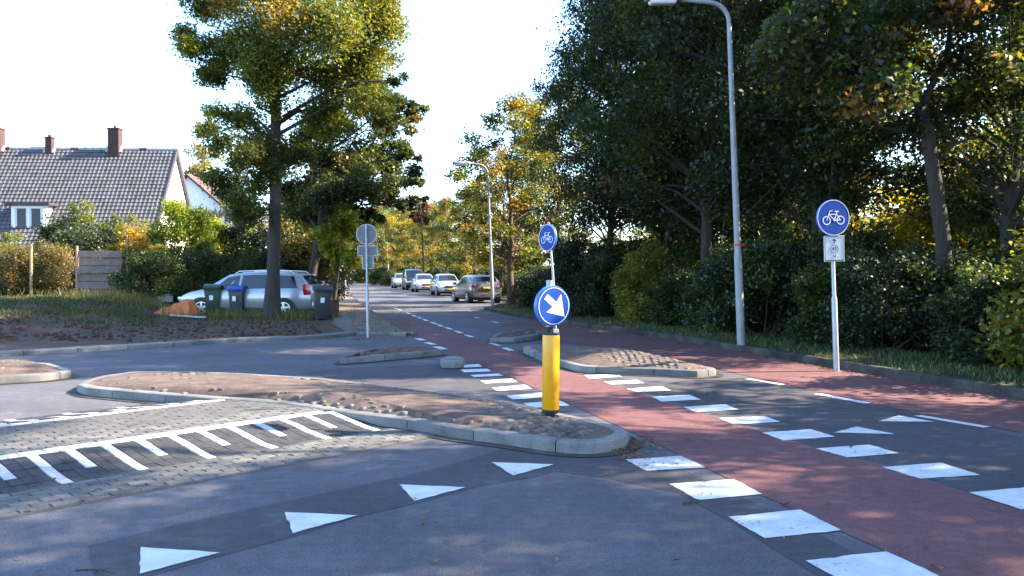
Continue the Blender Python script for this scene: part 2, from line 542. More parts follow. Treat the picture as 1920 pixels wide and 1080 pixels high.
def tree_meshes(seed, H, base, Rad, ncl, nleaf, leaf, mix, lean=(0, 0), tr=0.16, bark='bark', lmat='leaf', low=0.0, fork=None, flat=0.7, shape=0.83):
    rng = np.random.default_rng(seed)
    mb = MB()
    pts, rad = [], []
    nseg = 9
    wob = rng.normal(size=(nseg + 1, 2)) * 0.06 * H / 12
    for i in range(nseg + 1):
        t = i / nseg
        z = t * H * 0.88
        pts.append((lean[0] * t + wob[i][0] * t * 2, lean[1] * t + wob[i][1] * t * 2, z))
        rad.append(tr * ((1 - t) ** 0.75) * (1.0 + 0.45 * math.exp(-z * 2.2)) + 0.015)
    mb.tube(pts, rad, 9)
    cen, crad = [], []
    for k in range(ncl):
        h = (k + rng.random()) / ncl
        h = h ** 0.9
        z = base + (H - base) * h
        prof = Rad * max(0.12, math.sin(math.pi * (0.12 + shape * h))) ** 0.75
        a = rng.random() * 2 * math.pi
        rr = prof * math.sqrt(rng.uniform(0.05, 1.0)) * rng.uniform(0.85, 1.15)
        tp = min(0.98, z / (H * 0.88))
        cx = lean[0] * tp + rr * math.cos(a); cy = lean[1] * tp + rr * math.sin(a)
        zz = z - 0.12 * rr + rng.normal() * 0.15
        cen.append((cx, cy, zz)); crad.append(rng.uniform(0.5, 1.05) * Rad * 0.25)
        # limb from the trunk to this clump
        zb = max(base * rng.uniform(0.75, 1.3), zz - 0.35 * rr - rng.uniform(0.2, 0.9))
        tb = min(0.95, zb / (H * 0.88))
        p0 = Vector((lean[0] * tb, lean[1] * tb, zb)) + Vector((*wob[min(nseg, int(tb * nseg))], 0)) * tb * 2
        p3 = Vector((cx, cy, zz))
        mid = (p0 + p3) / 2 + Vector((rng.normal() * 0.12, rng.normal() * 0.12, 0.10 * rr))
        r0 = max(0.015, tr * (1 - tb) ** 0.75 * rng.uniform(0.28, 0.5))
        mb.tube([p0, p0.lerp(mid, 0.55), mid, mid.lerp(p3, 0.6), p3], [r0, r0 * 0.8, r0 * 0.6, r0 * 0.38, 0.008], 5, cap=False)
        for q in range(2):
            e = p3 + Vector(rng.normal(size=3)) * crad[-1] * 0.7
            mb.tube([mid.lerp(p3, 0.4 + 0.3 * q), e], [r0 * 0.32, 0.005], 4, cap=False)
    trunk = mb.mesh('trunk', M[bark], smooth=60)
    cen = np.array(cen); crad = np.array(crad)
    C, S, c = clump_leaves(rng, cen, crad, nleaf, mix, leaf, flat)
    crown = leaf_mesh('crown', C, S, c, M[lmat], seed=seed + 1)
    return trunk, crown

def place_tree(name, meshes, loc, rz, sc, label, group=None, tilt=(0, 0)):
    t = thing(name, label, 'tree', loc, rz, group)
    t.rotation_euler = (tilt[0], tilt[1], rz)
    t.scale = (sc[0], sc[0], sc[1]) if hasattr(sc, '__len__') else (sc, sc, sc)
    link('trunk', meshes[0], t)
    link('crown', meshes[1], t)
    return t

def bush_meshes(seed, rx, ry, h, ncl, nleaf, leaf, mix, lmat='leaf', flat=0.85, stems=14, skirt=0.0):
    rng = np.random.default_rng(seed)
    mb = MB(); cen, crad = [], []
    for k in range(ncl):
        a = rng.random() * 2 * math.pi
        t = rng.random()
        z = h * (0.12 + 0.80 * t)
        prof = math.sqrt(max(0.05, 1 - (max(0, t - 0.25) / 0.85) ** 2))
        q = math.sqrt(rng.uniform(0.1, 1))
        cen.append((rx * prof * q * math.cos(a), ry * prof * q * math.sin(a), z + rng.normal() * 0.06 * h))
        crad.append(rng.uniform(0.16, 0.34) * min(rx, ry, h * 0.8) + 0.05)
        if k < stems:
            c = Vector(cen[-1])
            b0 = Vector((c.x * 0.25, c.y * 0.25, 0))
            mb.tube([b0, b0.lerp(c, 0.5) + Vector((c.x * 0.08, c.y * 0.08, 0.05)), c], [0.022, 0.014, 0.004], 5, cap=False)
    stem = mb.mesh('stems', M['bark_dark'], smooth=60)
    C, S, c = clump_leaves(rng, np.array(cen), np.array(crad), nleaf, mix, leaf, flat)
    C[:, 2] = np.maximum(C[:, 2], 0.03)
    return stem, leaf_mesh('foliage', C, S, c, M[lmat], seed=seed + 1)

def place_bush(name, meshes, loc, rz, sc, label, cat='bush', group=None):
    t = thing(name, label, cat, loc, rz, group)
    t.scale = sc if hasattr(sc, '__len__') else (sc, sc, sc)
    link('stems', meshes[0], t)
    link('foliage', meshes[1], t)
    return t
# ------------------------------------------------------------------ the ground and the roads
rnd = random.Random(7)
def smooth(a, b, x):
    t = max(0.0, min(1.0, (x - a) / (b - a)))
    return t * t * (3 - 2 * t)

KR_PX = [(2500, 850), (1920, 750), (1690, 711), (1460, 672), (1250, 636), (1075, 611), (1010, 601), (960, 593), (908, 581)]
KR = [Vector((15.5, -18, 0)), Vector((12.0, -4, 0)), Vector((9.6, 2.5, 0))] + [G(u, v) for u, v in KR_PX[1:]]
KR_BAY = [G(u, v) for u, v in [(930, 575), (952, 566), (868, 553.5), (780, 541), (727, 530), (680, 521), (640, 514.5)]]
KL = [Vector((-45, 14, 0)), G(-300, 690), G(0, 668), G(150, 660), G(300, 651), G(450, 641), G(560, 638), G(600, 636), G(662, 629), G(703, 628), G(755, 631), G(772, 631)]
KL_FAR = [G(766, 627), G(750, 618), G(712, 595), G(673, 568), G(655, 550), G(645, 537), G(632, 524), G(620, 514.5)]

sheet('ground', [(-900, -60, -0.06), (900, -60, -0.06), (900, 1500, -0.06), (-900, 1500, -0.06)], M['field'])

road_pts = [Vector((-45, -18, 0))] + KR + KR_BAY + KL_FAR[::-1] + KL[::-1]
road = sheet('road', road_pts, M['asphalt'])

def marks(px, z=0.0):
    return [G(u, v, z) for u, v in px]

def lift(pts, z):
    return [Vector((p.x, p.y, z)) for p in pts]

def resample(pts, step):
    out = [pts[0].copy()]; acc = 0.0
    for a, b in zip(pts, pts[1:]):
        L = (b - a).length; t = step - acc
        while t <= L:
            out.append(a.lerp(b, t / L)); t += step
        acc = (acc + L) % step if L > 0 else acc
    if (out[-1] - pts[-1]).length > 0.05:
        out.append(pts[-1].copy())
    return out


# darker strips of newer asphalt
patch = sheet('asphalt_patch', lift(marks([(165, 1024), (360, 978), (560, 935), (760, 893), (880, 862), (930, 846), (990, 838), (1075, 856), (1185, 856), (1240, 858),
    (1330, 905), (1440, 955), (1590, 1030), (1720, 1100), (1600, 1120), (1480, 1048), (1380, 985), (1270, 925), (1150, 899), (1040, 884), (1010, 893), (900, 912), (800, 940), (675, 968),
    (560, 1004), (420, 1041), (270, 1084), (180, 1100)]), 0.0025), M['asphalt_dark'])
patch_side = sheet('asphalt_patch', lift(marks([(1090, 697), (1180, 712), (1300, 718), (1390, 708), (1500, 728), (1660, 763), (1850, 806), (2150, 868), (2300, 1010),
    (1900, 950), (1660, 872), (1520, 836), (1425, 804), (1280, 758), (1180, 726)]), 0.0028), M['asphalt_dark'])
far_patch = sheet('asphalt_patch', lift(marks([(845, 682), (905, 686), (985, 716), (1070, 756), (1040, 768), (930, 742), (780, 728), (640, 712), (560, 700), (640, 690)]), 0.0022), M['asphalt_dark'])

# the red cycle crossing and the red lane along the kerb
red_l = [(712, 597), (735, 608), (760, 622), (774, 632), (803, 644), (834, 657), (872, 674), (904, 686), (960, 709), (1020, 735), (1068, 758), (1200, 818), (1324, 878), (1430, 930), (1577, 997), (1760, 1080), (2000, 1190)]
red_r = [(2500, 1130), (1990, 982), (1820, 928), (1657, 877), (1532, 842), (1432, 810), (1348, 785), (1281, 764), (1222, 745), (1175, 729), (1135, 715), (1097, 703), (1045, 683), (985, 660), (955, 654), (927, 645), (878, 630), (841, 616), (806, 603), (770, 591)]
red = sheet('cycle_path', lift(marks(red_l + red_r), 0.005), M['asphalt_red'])
lane_in = [G(u, v) for u, v in [(1040, 640), (1120, 650), (1250, 674), (1345, 692), (1403, 706), (1468, 720), (1533, 735), (1625, 754), (1720, 776), (1850, 800)]]
d_in = (lane_in[-1] - lane_in[-2]).normalized()
lane_in.append(lane_in[-1] + d_in * 14)
kr_in = [p + Vector((-0.005, 0, 0)) for p in KR]
far_in = [G(u, v) for u, v in [(930, 606), (985, 618), (1015, 630)]]
lane_poly = [Vector((p.x, p.y, 0.0055)) for p in [kr_in[1], kr_in[2]] + kr_in[3:9] + far_in + lane_in]
lane = sheet('cycle_lane', lane_poly, M['asphalt_red'])

# --- painted markings: thin sheets, children of the road or path they are painted on
def quad_mark(name, px, mat, parent, z=0.0078):
    c = marks(px); q = []
    for a, b in zip(c, c[1:] + c[:1]):
        k = max(2, int((b - a).length / 0.06))
        q.append(a)
        q += [a.lerp(b, i / k) + Vector((rnd.gauss(0, .004), rnd.gauss(0, .004), 0)) for i in range(1, k)]
    return sheet(name, lift(q, z), mat, parent, kind=None)

blocks_l = [[(847, 687), (897, 683), (904, 688), (853, 691)], [(863, 694), (914, 692), (922, 697), (871, 699)], [(881, 704), (934, 701), (944, 705), (889, 708)],
    [(900, 715), (960, 710), (970, 717), (910, 720)], [(922, 728), (984, 722), (998, 730), (933, 734)], [(949, 743), (1017, 736), (1035, 745), (962, 750)],
    [(980, 757), (1051, 752), (1068, 761), (997, 766)], [(1173, 863), (1278, 856), (1324, 878), (1212, 884)], [(1255, 909), (1375, 900), (1430, 928), (1308, 939)],
    [(1365, 971), (1501, 957), (1577, 996), (1434, 1011)], [(1510, 1053), (1662, 1036), (1762, 1082), (1606, 1108)]]
blocks_r = [[(1094, 704), (1153, 702), (1167, 707), (1107, 711)], [(1132, 716), (1194, 713), (1209, 719), (1146, 722)], [(1175, 730), (1241, 725), (1259, 733), (1196, 736)],
    [(1222, 745), (1292, 741), (1314, 750), (1241, 754)], [(1281, 764), (1360, 759), (1384, 769), (1305, 774)], [(1348, 785), (1433, 781), (1463, 792), (1375, 797)],
    [(1429, 812), (1521, 806), (1566, 820), (1469, 827)], [(1529, 842), (1630, 835), (1686, 851), (1589, 859)], [(1654, 877), (1764, 869), (1838, 892), (1726, 899)],
    [(1817, 925), (1960, 912), (2060, 940), (1915, 957)]]
for i, q in enumerate(blocks_l):
    quad_mark('crossing_block', q, M['paint_worn' if i == 7 else 'paint'], red)
for i, q in enumerate(blocks_r):
    quad_mark('crossing_block', q, M['paint_worn' if i in (1,) else 'paint'], red)
for q in ([(921, 868), (1038, 872), (963, 893)], [(749, 910), (873, 915), (777, 941)], [(534, 962), (670, 968), (549, 1002)], [(264, 1028), (412, 1038), (262, 1078)],
          [(1563, 812), (1606, 801), (1679, 815)], [(1647, 791), (1685, 780), (1753, 792)]):
    quad_mark('give_way_triangle', q, M['paint'], road)

def dash(a, b, w, parent, mat='paint', z=0.0078, name='lane_dash'):
    pa, pb = G(*a), G(*b)
    d = (pb - pa).normalized(); s = Vector((-d.y, d.x, 0)) * w / 2
    return sheet(name, lift([pa - s, pb - s, pb + s, pa + s], z), M[mat], parent, kind=None)

for a, b in (((1402, 711), (1469, 722)), ((1532, 739), (1627, 757)), ((1720, 780), (1851, 802)), ((1990, 830), (2150, 858))):
    dash(a, b, 0.13, lane)
for a, b in (((1862, 1044), (1872, 1049)),):
    pass
c7 = lambda x, y: (640 + x / 6.0, 480 + y / 6.0)
for a, b in (((1640, 975), (1780, 1010)), ((1830, 1035), (1920, 1068)), ((1400, 890), (1475, 915)), ((1285, 845), (1355, 872)), ((1175, 805), (1240, 828)),
             ((1085, 773), (1140, 795)), ((1010, 745), (1065, 767)), ((925, 712), (970, 733)), ((862, 688), (900, 705)), ((800, 665), (835, 683)), ((735, 640), (775, 655)),
             ((640, 600), (670, 612)), ((600, 585), (625, 596)), ((1700, 740), (1765, 755)), ((1500, 690), (1540, 700))):
    dash(c7(*a), c7(*b), 0.12, red)
for a, b in (((850, 930), (925, 952)), ((955, 975), (1045, 1000)), ((1060, 1022), (1165, 1052))):
    dash(c7(*a), c7(*b), 0.16, red)
# --- kerbs
def offset_line(pts, w):
    out = []
    for i, p in enumerate(pts):
        d = (pts[min(i + 1, len(pts) - 1)] - pts[max(i - 1, 0)]); d.z = 0; d.normalize()
        out.append(p + Vector((-d.y, d.x, 0)) * w)
    return out

def kerb_run(name, pts, width, h, step, mat, gap=0.012, side=1, bev=0.02, jitter=0.004, nmax=300):
    """a row of separate kerb stones along pts; the stones lie on the left of the travel direction if side>0"""
    root = link(name, None); tag(root, kind='structure')
    q = resample(pts, step)
    inner = offset_line(q, width * side)
    n = 0
    for i in range(len(q) - 1):
        a, b, c, d = q[i], q[i + 1], inner[i + 1], inner[i]
        L = (b - a).length
        if L < 0.08: continue
        g = gap / L / 2
        a2, b2 = a.lerp(b, g), b.lerp(a, g); c2, d2 = c.lerp(d, g), d.lerp(c, g)
        hh = h + rnd.uniform(-jitter, jitter)
        dr = (b - a).normalized(); nn = Vector((-dr.y, dr.x, 0)) * side
        bb = 0.025
        org = (a + b) / 2
        poly = [a2, b2, c2, d2]
        vs = [p - org + Vector((0, 0, -0.1)) for p in poly]
        vs += [a2 - org + Vector((0, 0, hh - bev)), b2 - org + Vector((0, 0, hh - bev)), c2 - org + Vector((0, 0, hh)), d2 - org + Vector((0, 0, hh))]
        vs += [a2 - org + nn * bb + Vector((0, 0, hh)), b2 - org + nn * bb + Vector((0, 0, hh))]
        mb = MB()
        mb.add(vs, [(0, 1, 5, 4), (4, 5, 9, 8), (8, 9, 6, 7), (1, 2, 6, 9, 5), (0, 4, 8, 7, 3), (2, 3, 7, 6), (3, 2, 1, 0)] if side > 0 else
               [(0, 4, 5, 1), (4, 8, 9, 5), (8, 7, 6, 9), (1, 5, 9, 6, 2), (0, 3, 7, 8, 4), (2, 6, 7, 3), (3, 0, 1, 2)])
        o = mb.build('kerb_stone', M[mat], root)
        o.location = org
        n += 1
        if n >= nmax: break
    return root

kerb_run('kerb', [p.copy() for p in KR[2:]], 0.16, 0.13, 1.0, 'kerb_old', side=-1)
kerb_run('kerb', [KR[-1], KR_BAY[0], KR_BAY[1], KR_BAY[2], KR_BAY[3]], 0.14, 0.11, 2.0, 'kerb_old', side=-1)
kl_run = [p.copy() for p in KL[1:]]
kerb_run('kerb', kl_run, 0.30, 0.09, 1.0, 'kerb', side=1)
kerb_run('kerb', [KL[-1]] + KL_FAR[:5], 0.14, 0.09, 1.0, 'kerb_old', side=1)

# --- verges
def bank(x, y):
    """gentle rise of the left verge towards the garden fence"""
    s = smooth(-10.0, -15.5, x) * smooth(20.5, 31, y)
    return 0.62 * s

def wobble(x, y):
    return 0.5 * math.sin(x * 1.7 + 0.6 * y) + 0.3 * math.sin(2.9 * x - 1.3 * y + 1) + 0.2 * math.sin(5.1 * x + 4.3 * y)

def verge_z_left(x, y):
    return 0.074 + bank(x, y) + 0.03 * wobble(x, y) * (1 if x < -9 else .25)

def verge_z_right(x, y):
    return 0.10 + 0.03 * wobble(x, y)

def verge(name, line, direction, steps, zf, mat, edge_z):
    rows = []
    for s in steps:
        row = []
        for p in line:
            q = p + direction * s
            w = smooth(0, 1.2, s)
            row.append(Vector((q.x, q.y, edge_z * (1 - w) + zf(q.x, q.y) * w)))
        rows.append(row)
    mb = MB(); n = len(line)
    mb.v = [tuple(p) for r in rows for p in r]
    for i in range(len(rows) - 1):
        for j in range(n - 1):
            mb.f.append((i * n + j, i * n + j + 1, (i + 1) * n + j + 1, (i + 1) * n + j)); mb.m.append(0)
    bmm = mb.mesh(name, mat, smooth=80)
    o = link(name, bmm); o['kind'] = 'structure'
    bm = bmesh.new(); bm.from_mesh(bmm); bmesh.ops.recalc_face_normals(bm, faces=bm.faces)
    if sum(f.normal.z for f in bm.faces) < 0:
        bmesh.ops.reverse_faces(bm, faces=bm.faces)
    bm.to_mesh(bmm); bm.free()
    return o

steps = [0, 0.3, 0.7, 1.2, 1.8, 2.5, 3.3, 4.2, 5.2, 6.4, 7.6, 9, 10.5, 12, 14, 17, 21, 27, 36, 60]
kr_all = resample(KR + KR_BAY, 0.8)
kr_back = offset_line(kr_all, -0.14)
right_verge = verge('verge', kr_back, Vector((0.97, 0.24, 0)), steps, verge_z_right, M['turf'], 0.11)
kl_all = resample(KL, 0.7)
kl_back = offset_line(kl_all, 0.27)
# far part of the left side, beyond the sidewalk
left_verge = verge('verge', kl_back, Vector((-0.262, 0.965, 0)), steps + [90, 150], verge_z_left, M['soil'], 0.075)

# sidewalk along the far left edge of the road
lf = resample([KL[-1] + Vector((0, .3, 0))] + KL_FAR, 1.0)
lb = offset_line(lf, 0.13)
mb = MB()
for i, p in enumerate(lb):
    q = p + Vector((-0.92, 0.20, 0)) * min(1.9, 1.0 + .4 * i)
    mb.v += [(p.x, p.y, 0.094), (q.x, q.y, 0.0935)]
for i in range(len(lb) - 1):
    mb.f.append((2 * i, 2 * i + 2, 2 * i + 3, 2 * i + 1)); mb.m.append(0)
mb.build('sidewalk', M['sidewalk'])['kind'] = 'structure'
kb = offset_line(KL, 0.285)
corner = kb[8:] + [G(u, v, 0.0) for u, v in [(752, 617), (722, 603), (690, 583), (664, 566), (640, 566), (634, 585), (622, 612)]]
sheet('sidewalk', [Vector((p.x, p.y, 0.0885)) for p in corner], M['sidewalk'])

# ------------------------------------------------------------------ traffic islands
def ray_t(poly, c, p):
    """0 at the centre, 1 on the outline, along the line from c through p"""
    d = Vector((p[0] - c.x, p[1] - c.y)); L = d.length
    if L < 1e-6: return 0.0
    best = None
    n = len(poly)
    for i in range(n):
        a, b = poly[i], poly[(i + 1) % n]
        ex, ey = b.x - a.x, b.y - a.y
        den = d.x * ey - d.y * ex
        if abs(den) < 1e-9: continue
        t = ((a.x - c.x) * ey - (a.y - c.y) * ex) / den
        s = ((a.x - c.x) * d.y - (a.y - c.y) * d.x) / den
        if t > 0 and -1e-6 <= s <= 1 + 1e-6:
            if best is None or t > best: best = t
    return 1.0 / best if best else 1.0

COB = []
for k in range(4):
    mb = MB(); mb.box((0, 0, 0), (0.115 + 0.01 * k, 0.10, 0.07), taper=0.92)
    me = mb.mesh('cobble', M['cobble'], bevel=0.018, segs=1)
    COB.append(me)

def island(label, px, h=0.12, dome=0.13, kerb_w=0.14, step=0.95, cob=None, cob_n=0, cob_dir=0.0, expose=0.0, group='traffic islands with kerbs'):
    pts = [G(u, v, h) for u, v in px]
    area = sum(a.x * b.y - b.x * a.y for a, b in zip(pts, pts[1:] + pts[:1]))
    if area < 0: pts = pts[::-1]
    pts = [Vector((p.x, p.y, 0)) for p in pts]
    cen = sum((p for p in pts), Vector()) / len(pts)
    t = thing('traffic_island', label, 'traffic island', (cen.x, cen.y, 0), 0, group)
    loc = [p - cen for p in pts]
    ring = resample(loc + [loc[0]], step)
    if (ring[-1] - ring[0]).length < 0.02: ring = ring[:-1]
    # split stones follow the outline closely
    dense = resample(loc + [loc[0]], 0.12)[:-1]
    if (dense[-1] - dense[0]).length < 0.05: dense = dense[:-1]
    n = len(dense)
    inner = []
    for i, p in enumerate(dense):
        d = dense[(i + 1) % n] - dense[i - 1]; d.normalize()
        inner.append(p + Vector((-d.y, d.x, 0)) * kerb_w)
    per = max(3, round(step / 0.12)); i = 0
    while i < n:
        j = min(n, i + per)
        if n - j < 3: j = n
        o_, in_ = [dense[k % n] for k in range(i, j + 1)], [inner[k % n] for k in range(i, j + 1)]
        g = 0.006
        d0 = (o_[1] - o_[0]).normalized() * g; d1 = (o_[-2] - o_[-1]).normalized() * g
        o_[0] = o_[0] + d0; in_[0] = in_[0] + d0; o_[-1] = o_[-1] + d1; in_[-1] = in_[-1] + d1
        m = len(o_); mb = MB()
        for p, q in zip(o_, in_):
            e = (q - p).normalized()
            for w, z in ((0, -0.08), (0, h - 0.025), (0.008, h - 0.010), (0.028, h), (None, h), (None, -0.08)):
                r = q if w is None else p + e * w
                mb.v.append((r.x, r.y, z))
        for k in range(m - 1):
            for s in range(6):
                a_, b_ = k * 6 + s, k * 6 + (s + 1) % 6
                mb.f.append((a_, a_ + 6, b_ + 6, b_)); mb.m.append(0)
        mb.f.append(tuple(range(6))); mb.f.append(tuple((m - 1) * 6 + s for s in range(6))[::-1]); mb.m += [0, 0]
        mb.build('kerb_stone', M['kerb'], t, smooth=35)
        i = j
    # mound inside the kerb
    rings = [1.0, 0.93, 0.84, 0.72, 0.58, 0.42, 0.25, 0.1]
    zf = lambda tt: h - 0.004 + dome * (1 - tt ** 2.2)
    mb = MB()
    for tt in rings:
        for p in inner:
            mb.v.append((p.x * tt, p.y * tt, zf(tt) + 0.012 * wobble(p.x * tt * 2 + 3, p.y * tt * 2)))
    mb.v.append((0, 0, zf(0)))
    for a in range(len(rings) - 1):
        for k in range(n):
            mb.f.append((a * n + k, a * n + (k + 1) % n, (a + 1) * n + (k + 1) % n, (a + 1) * n + k)); mb.m.append(0)
    b0 = (len(rings) - 1) * n
    for k in range(n):
        mb.f.append((b0 + k, b0 + (k + 1) % n, len(mb.v) - 1)); mb.m.append(0)
    mb.build('paved_mound', M['island_dirt'], t, smooth=60)
    # cobbles standing a little out of the sandy joints
    c0 = Vector((0, 0, 0))
    spots = []
    xs = [p.x for p in inner]; ys = [p.y for p in inner]
    ca, sa = math.cos(cob_dir), math.sin(cob_dir)
    ext = max(max(xs) - min(xs), max(ys) - min(ys))
    rows = int(ext / 0.115) + 2
    for r_ in range(-rows, rows):
        for c_ in range(-rows, rows):
            lx, ly = (c_ + 0.5 * (r_ % 2)) * 0.135 + rnd.uniform(-.012, .012), r_ * 0.118 + rnd.uniform(-.01, .01)
            x, y = lx * ca - ly * sa, lx * sa + ly * ca
            if not (min(xs) < x < max(xs) and min(ys) < y < max(ys)): continue
            tt = ray_t(inner, c0, (x, y))
            if tt > 0.96: continue
            spots.append((x, y, tt))
    def pref(s):
        return cob(s[0], s[1], s[2]) if cob else 1.0
    sel = []
    for s in spots:
        q = pref(s)
        if rnd.random() < q: sel.append(s + (q,))
    sel.sort(key=lambda s: -s[3] + 0.002 * (s[0] ** 2 + s[1] ** 2))
    rest = MB()
    for i, (x, y, tt, q) in enumerate(sel):
        z = zf(tt) - 0.046 + 0.022 * q + rnd.uniform(-0.006, 0.008) + expose
        rz = cob_dir + rnd.uniform(-.12, .12)
        if i < cob_n:
            o = link('cobble', COB[rnd.randrange(4)], t, (x, y, z), rz)
            o.rotation_euler = (rnd.uniform(-.08, .08), rnd.uniform(-.08, .08), rz)
            o.scale = (rnd.uniform(.85, 1.08), rnd.uniform(.85, 1.08), 1)
        else:
            Mx = Matrix.Rotation(rz, 3, 'Z')
            rest.box((x, y, z - 0.004), (0.115, 0.095, 0.07), Mx, taper=0.85)
    if rest.v:
        o = rest.build('cobble_paving', M['cobble'], t); o['kind'] = 'stuff'
    # flush concrete channel round the foot of the kerb
    outer = []
    for i, p in enumerate(dense):
        d = dense[(i + 1) % n] - dense[i - 1]; d.normalize()
        outer.append(p + Vector((d.y, -d.x, 0)) * 0.13)
    mb = MB()
    for p, q in zip(dense, outer):
        mb.v += [(p.x, p.y, 0.0102), (q.x, q.y, 0.0092)]
    for k in range(n):
        a, b = 2 * k, 2 * ((k + 1) % n)
        mb.f.append((a, a + 1, b + 1, b)); mb.m.append(0)
    mb.build('kerb_channel', M['kerb_old'], t)
    return t

isl_main = island('large teardrop cobbled island with grey kerb under the yellow column', [(144, 720), (161, 726), (249, 734), (345, 741.5), (398, 746), (443, 748), (542, 756), (629, 769), (662, 774), (760, 785), (860, 802), (950, 813), (1024, 824), (1075, 829), (1117, 829), (1150, 825), (1172, 817), (1181, 809),
    (1163, 799), (1098, 783), (1042, 772), (960, 752), (880, 741), (780, 729), (690, 718), (600, 708), (450, 699), (330, 695), (250, 696), (190, 704), (158, 712)],
    dome=0.105, cob_n=230, cob_dir=0.9, cob=lambda x, y, t: max(0.0, min(1.0, 0.42 + 1.0 * smooth(1.7, 2.6, x) + 0.75 * smooth(0.72, 0.93, t) * (1 if y < 0 else 0.3))))
isl_right = island('wedge shaped cobbled island between the two red cycle lanes', [(981, 651), (1014, 666), (1077, 683), (1094, 686), (1160, 689), (1254, 692), (1304, 695), (1340, 692), (1344, 690), (1317, 685), (1265, 674), (1200, 663), (1130, 655), (1060, 650), (1010, 647), (985, 648)],
    dome=0.15, cob_n=170, cob_dir=0.5, cob=lambda x, y, t: max(0.0, min(1.0, 0.4 + 0.85 * smooth(-0.5, 0.6, x))), expose=-0.004)
isl_back = island('small rounded island just beyond the column beside the red path', [(918, 634), (965, 633), (1004, 628), (1017, 624), (1008, 619), (960, 620), (930, 625)], dome=0.10, cob_n=40, cob_dir=0.3, cob=lambda x, y, t: 0.7)
isl_left = island('long narrow low kerbed island left of the red crossing', [(636, 671), (694, 667), (778, 660), (832, 655), (818, 652), (788, 650.5), (731, 653), (675, 660), (645, 667)], dome=0.10, cob_n=80, cob_dir=0.1, cob=lambda x, y, t: 0.6)
isl_far = island('brick topped island at the left edge of the junction', [(-160, 712), (0, 705), (81, 701), (134, 695), (130, 691), (98, 681), (40, 677), (0, 677), (-160, 682)], dome=0.12, cob_n=60, cob_dir=0.2, cob=lambda x, y, t: 0.4)

# loose concrete block at the tip of the narrow island
pts = [G(u, v, 0.13) for u, v in [(825, 673), (838, 669), (862, 669), (872, 673), (869, 676.5), (851, 678.5), (828, 677)]]
cen = sum(pts, Vector()) / len(pts)
mb = MB(); mb.prism([(p.x - cen.x, p.y - cen.y) for p in pts], 0.0, 0.13)
o = mb.build('kerb_block', M['kerb'], None, bevel=0.025, smooth=40); o.location = (cen.x, cen.y, 0.008)
tag(o, 'low grey concrete block at the far end of the left crossing blocks', 'kerb block')

# ------------------------------------------------------------------ the speed hump of concrete pavers
HA = G(0, 855, 0.1); HA.z = 0
E1 = (G(560, 776, 0.1) - G(0, 855, 0.1)); E1.z = 0; E1.normalize()
EN = Vector((E1.y, -E1.x, 0))
hump = thing('speed_hump', 'brick speed hump with black and white comb marked ramps beside the large island', 'speed hump', (HA.x, HA.y, 0), math.atan2(E1.y, E1.x))
# local frame: x along the hump, y away from the camera (-t)
RAMP, HZ, PLAT = 1.05, 0.10, 1.55
def hz(t):
    if t >= RAMP: return 0.0
    if t > 0: return HZ * (1 - smooth(0, RAMP, t))
    if t > -PLAT: return HZ
    return HZ * (1 - smooth(0, RAMP, -PLAT - t))
S0, S1 = -2.9, 3.75
mb = MB()
ts = [1.75, RAMP, 0.85, 0.7, 0.52, 0.35, 0.2, 0.0, -PLAT, -PLAT - 0.2, -PLAT - 0.35, -PLAT - 0.52, -PLAT - 0.7, -PLAT - 0.85, -PLAT - RAMP]
for t_ in ts:
    mb.v += [(S0, -t_, hz(t_) - 0.004 if t_ < RAMP else 0.003), (S1, -t_, hz(t_) - 0.004 if t_ < RAMP else 0.003)]
for i in range(len(ts) - 1):
    mb.f.append((2 * i, 2 * i + 1, 2 * i + 3, 2 * i + 2)); mb.m.append(0)
mb.build('mortar_bed', M['joint'], hump)

def brick_mesh(lx, ly, mat):
    b = MB(); b.box((0, 0, 0), (lx, ly, 0.05), taper=0.99)
    return b.mesh('brick', M[mat], bevel=0.006, segs=1)
BR = brick_mesh(0.205, 0.098, 'brick')
BW = brick_mesh(0.098, 0.205, 'brick_white')
BWL = brick_mesh(0.205, 0.098, 'brick_white')
def put_brick(me, s, t, name='brick'):
    dz = (hz(t + 0.05) - hz(t - 0.05)) / 0.1
    o = link(name, me, hump, (s, -t, hz(t) - (0.020 if t < RAMP else 0.013) + rnd.uniform(-.0025, .0025)))
    o.rotation_euler = (math.atan(-dz), 0, rnd.uniform(-.015, .015))
    return o
rest, dark, farw = MB(), MB(), MB()
def put_rest(mb, s, t, lx, ly):
    dz = (hz(t + 0.05) - hz(t - 0.05)) / 0.1
    Mx = Matrix.Rotation(math.atan(-dz), 3, 'X') @ Matrix.Rotation(rnd.uniform(-.015, .015), 3, 'Z')
    mb.box((s, -t, hz(t) - 0.020 + rnd.uniform(-.003, .003)), (lx, ly, 0.05), Mx, taper=0.985)
# band of pavers in front of the near ramp
cnt = 0
nrow = 6
for r_ in range(nrow):
    t_ = RAMP + 0.06 + r_ * 0.105
    s_ = S0 + (0.105 if r_ % 2 else 0)
    while s_ < S1 - 0.05:
        put_brick(BR, s_, t_); cnt += 1
        s_ += 0.212
# plateau
r_ = 0; t_ = -0.06
while t_ > -PLAT + 0.1:
    s_ = S0 + (0.105 if r_ % 2 else 0)
    while s_ < S1 - 0.05:
        if cnt < 296 and s_ > -0.4: put_brick(BR, s_, t_); cnt += 1
        else: put_rest(rest, s_, t_, 0.203, 0.098)
        s_ += 0.212
    t_ -= 0.105; r_ += 1
o = rest.build('brick_paving', M['brick'], hump); o['kind'] = 'stuff'
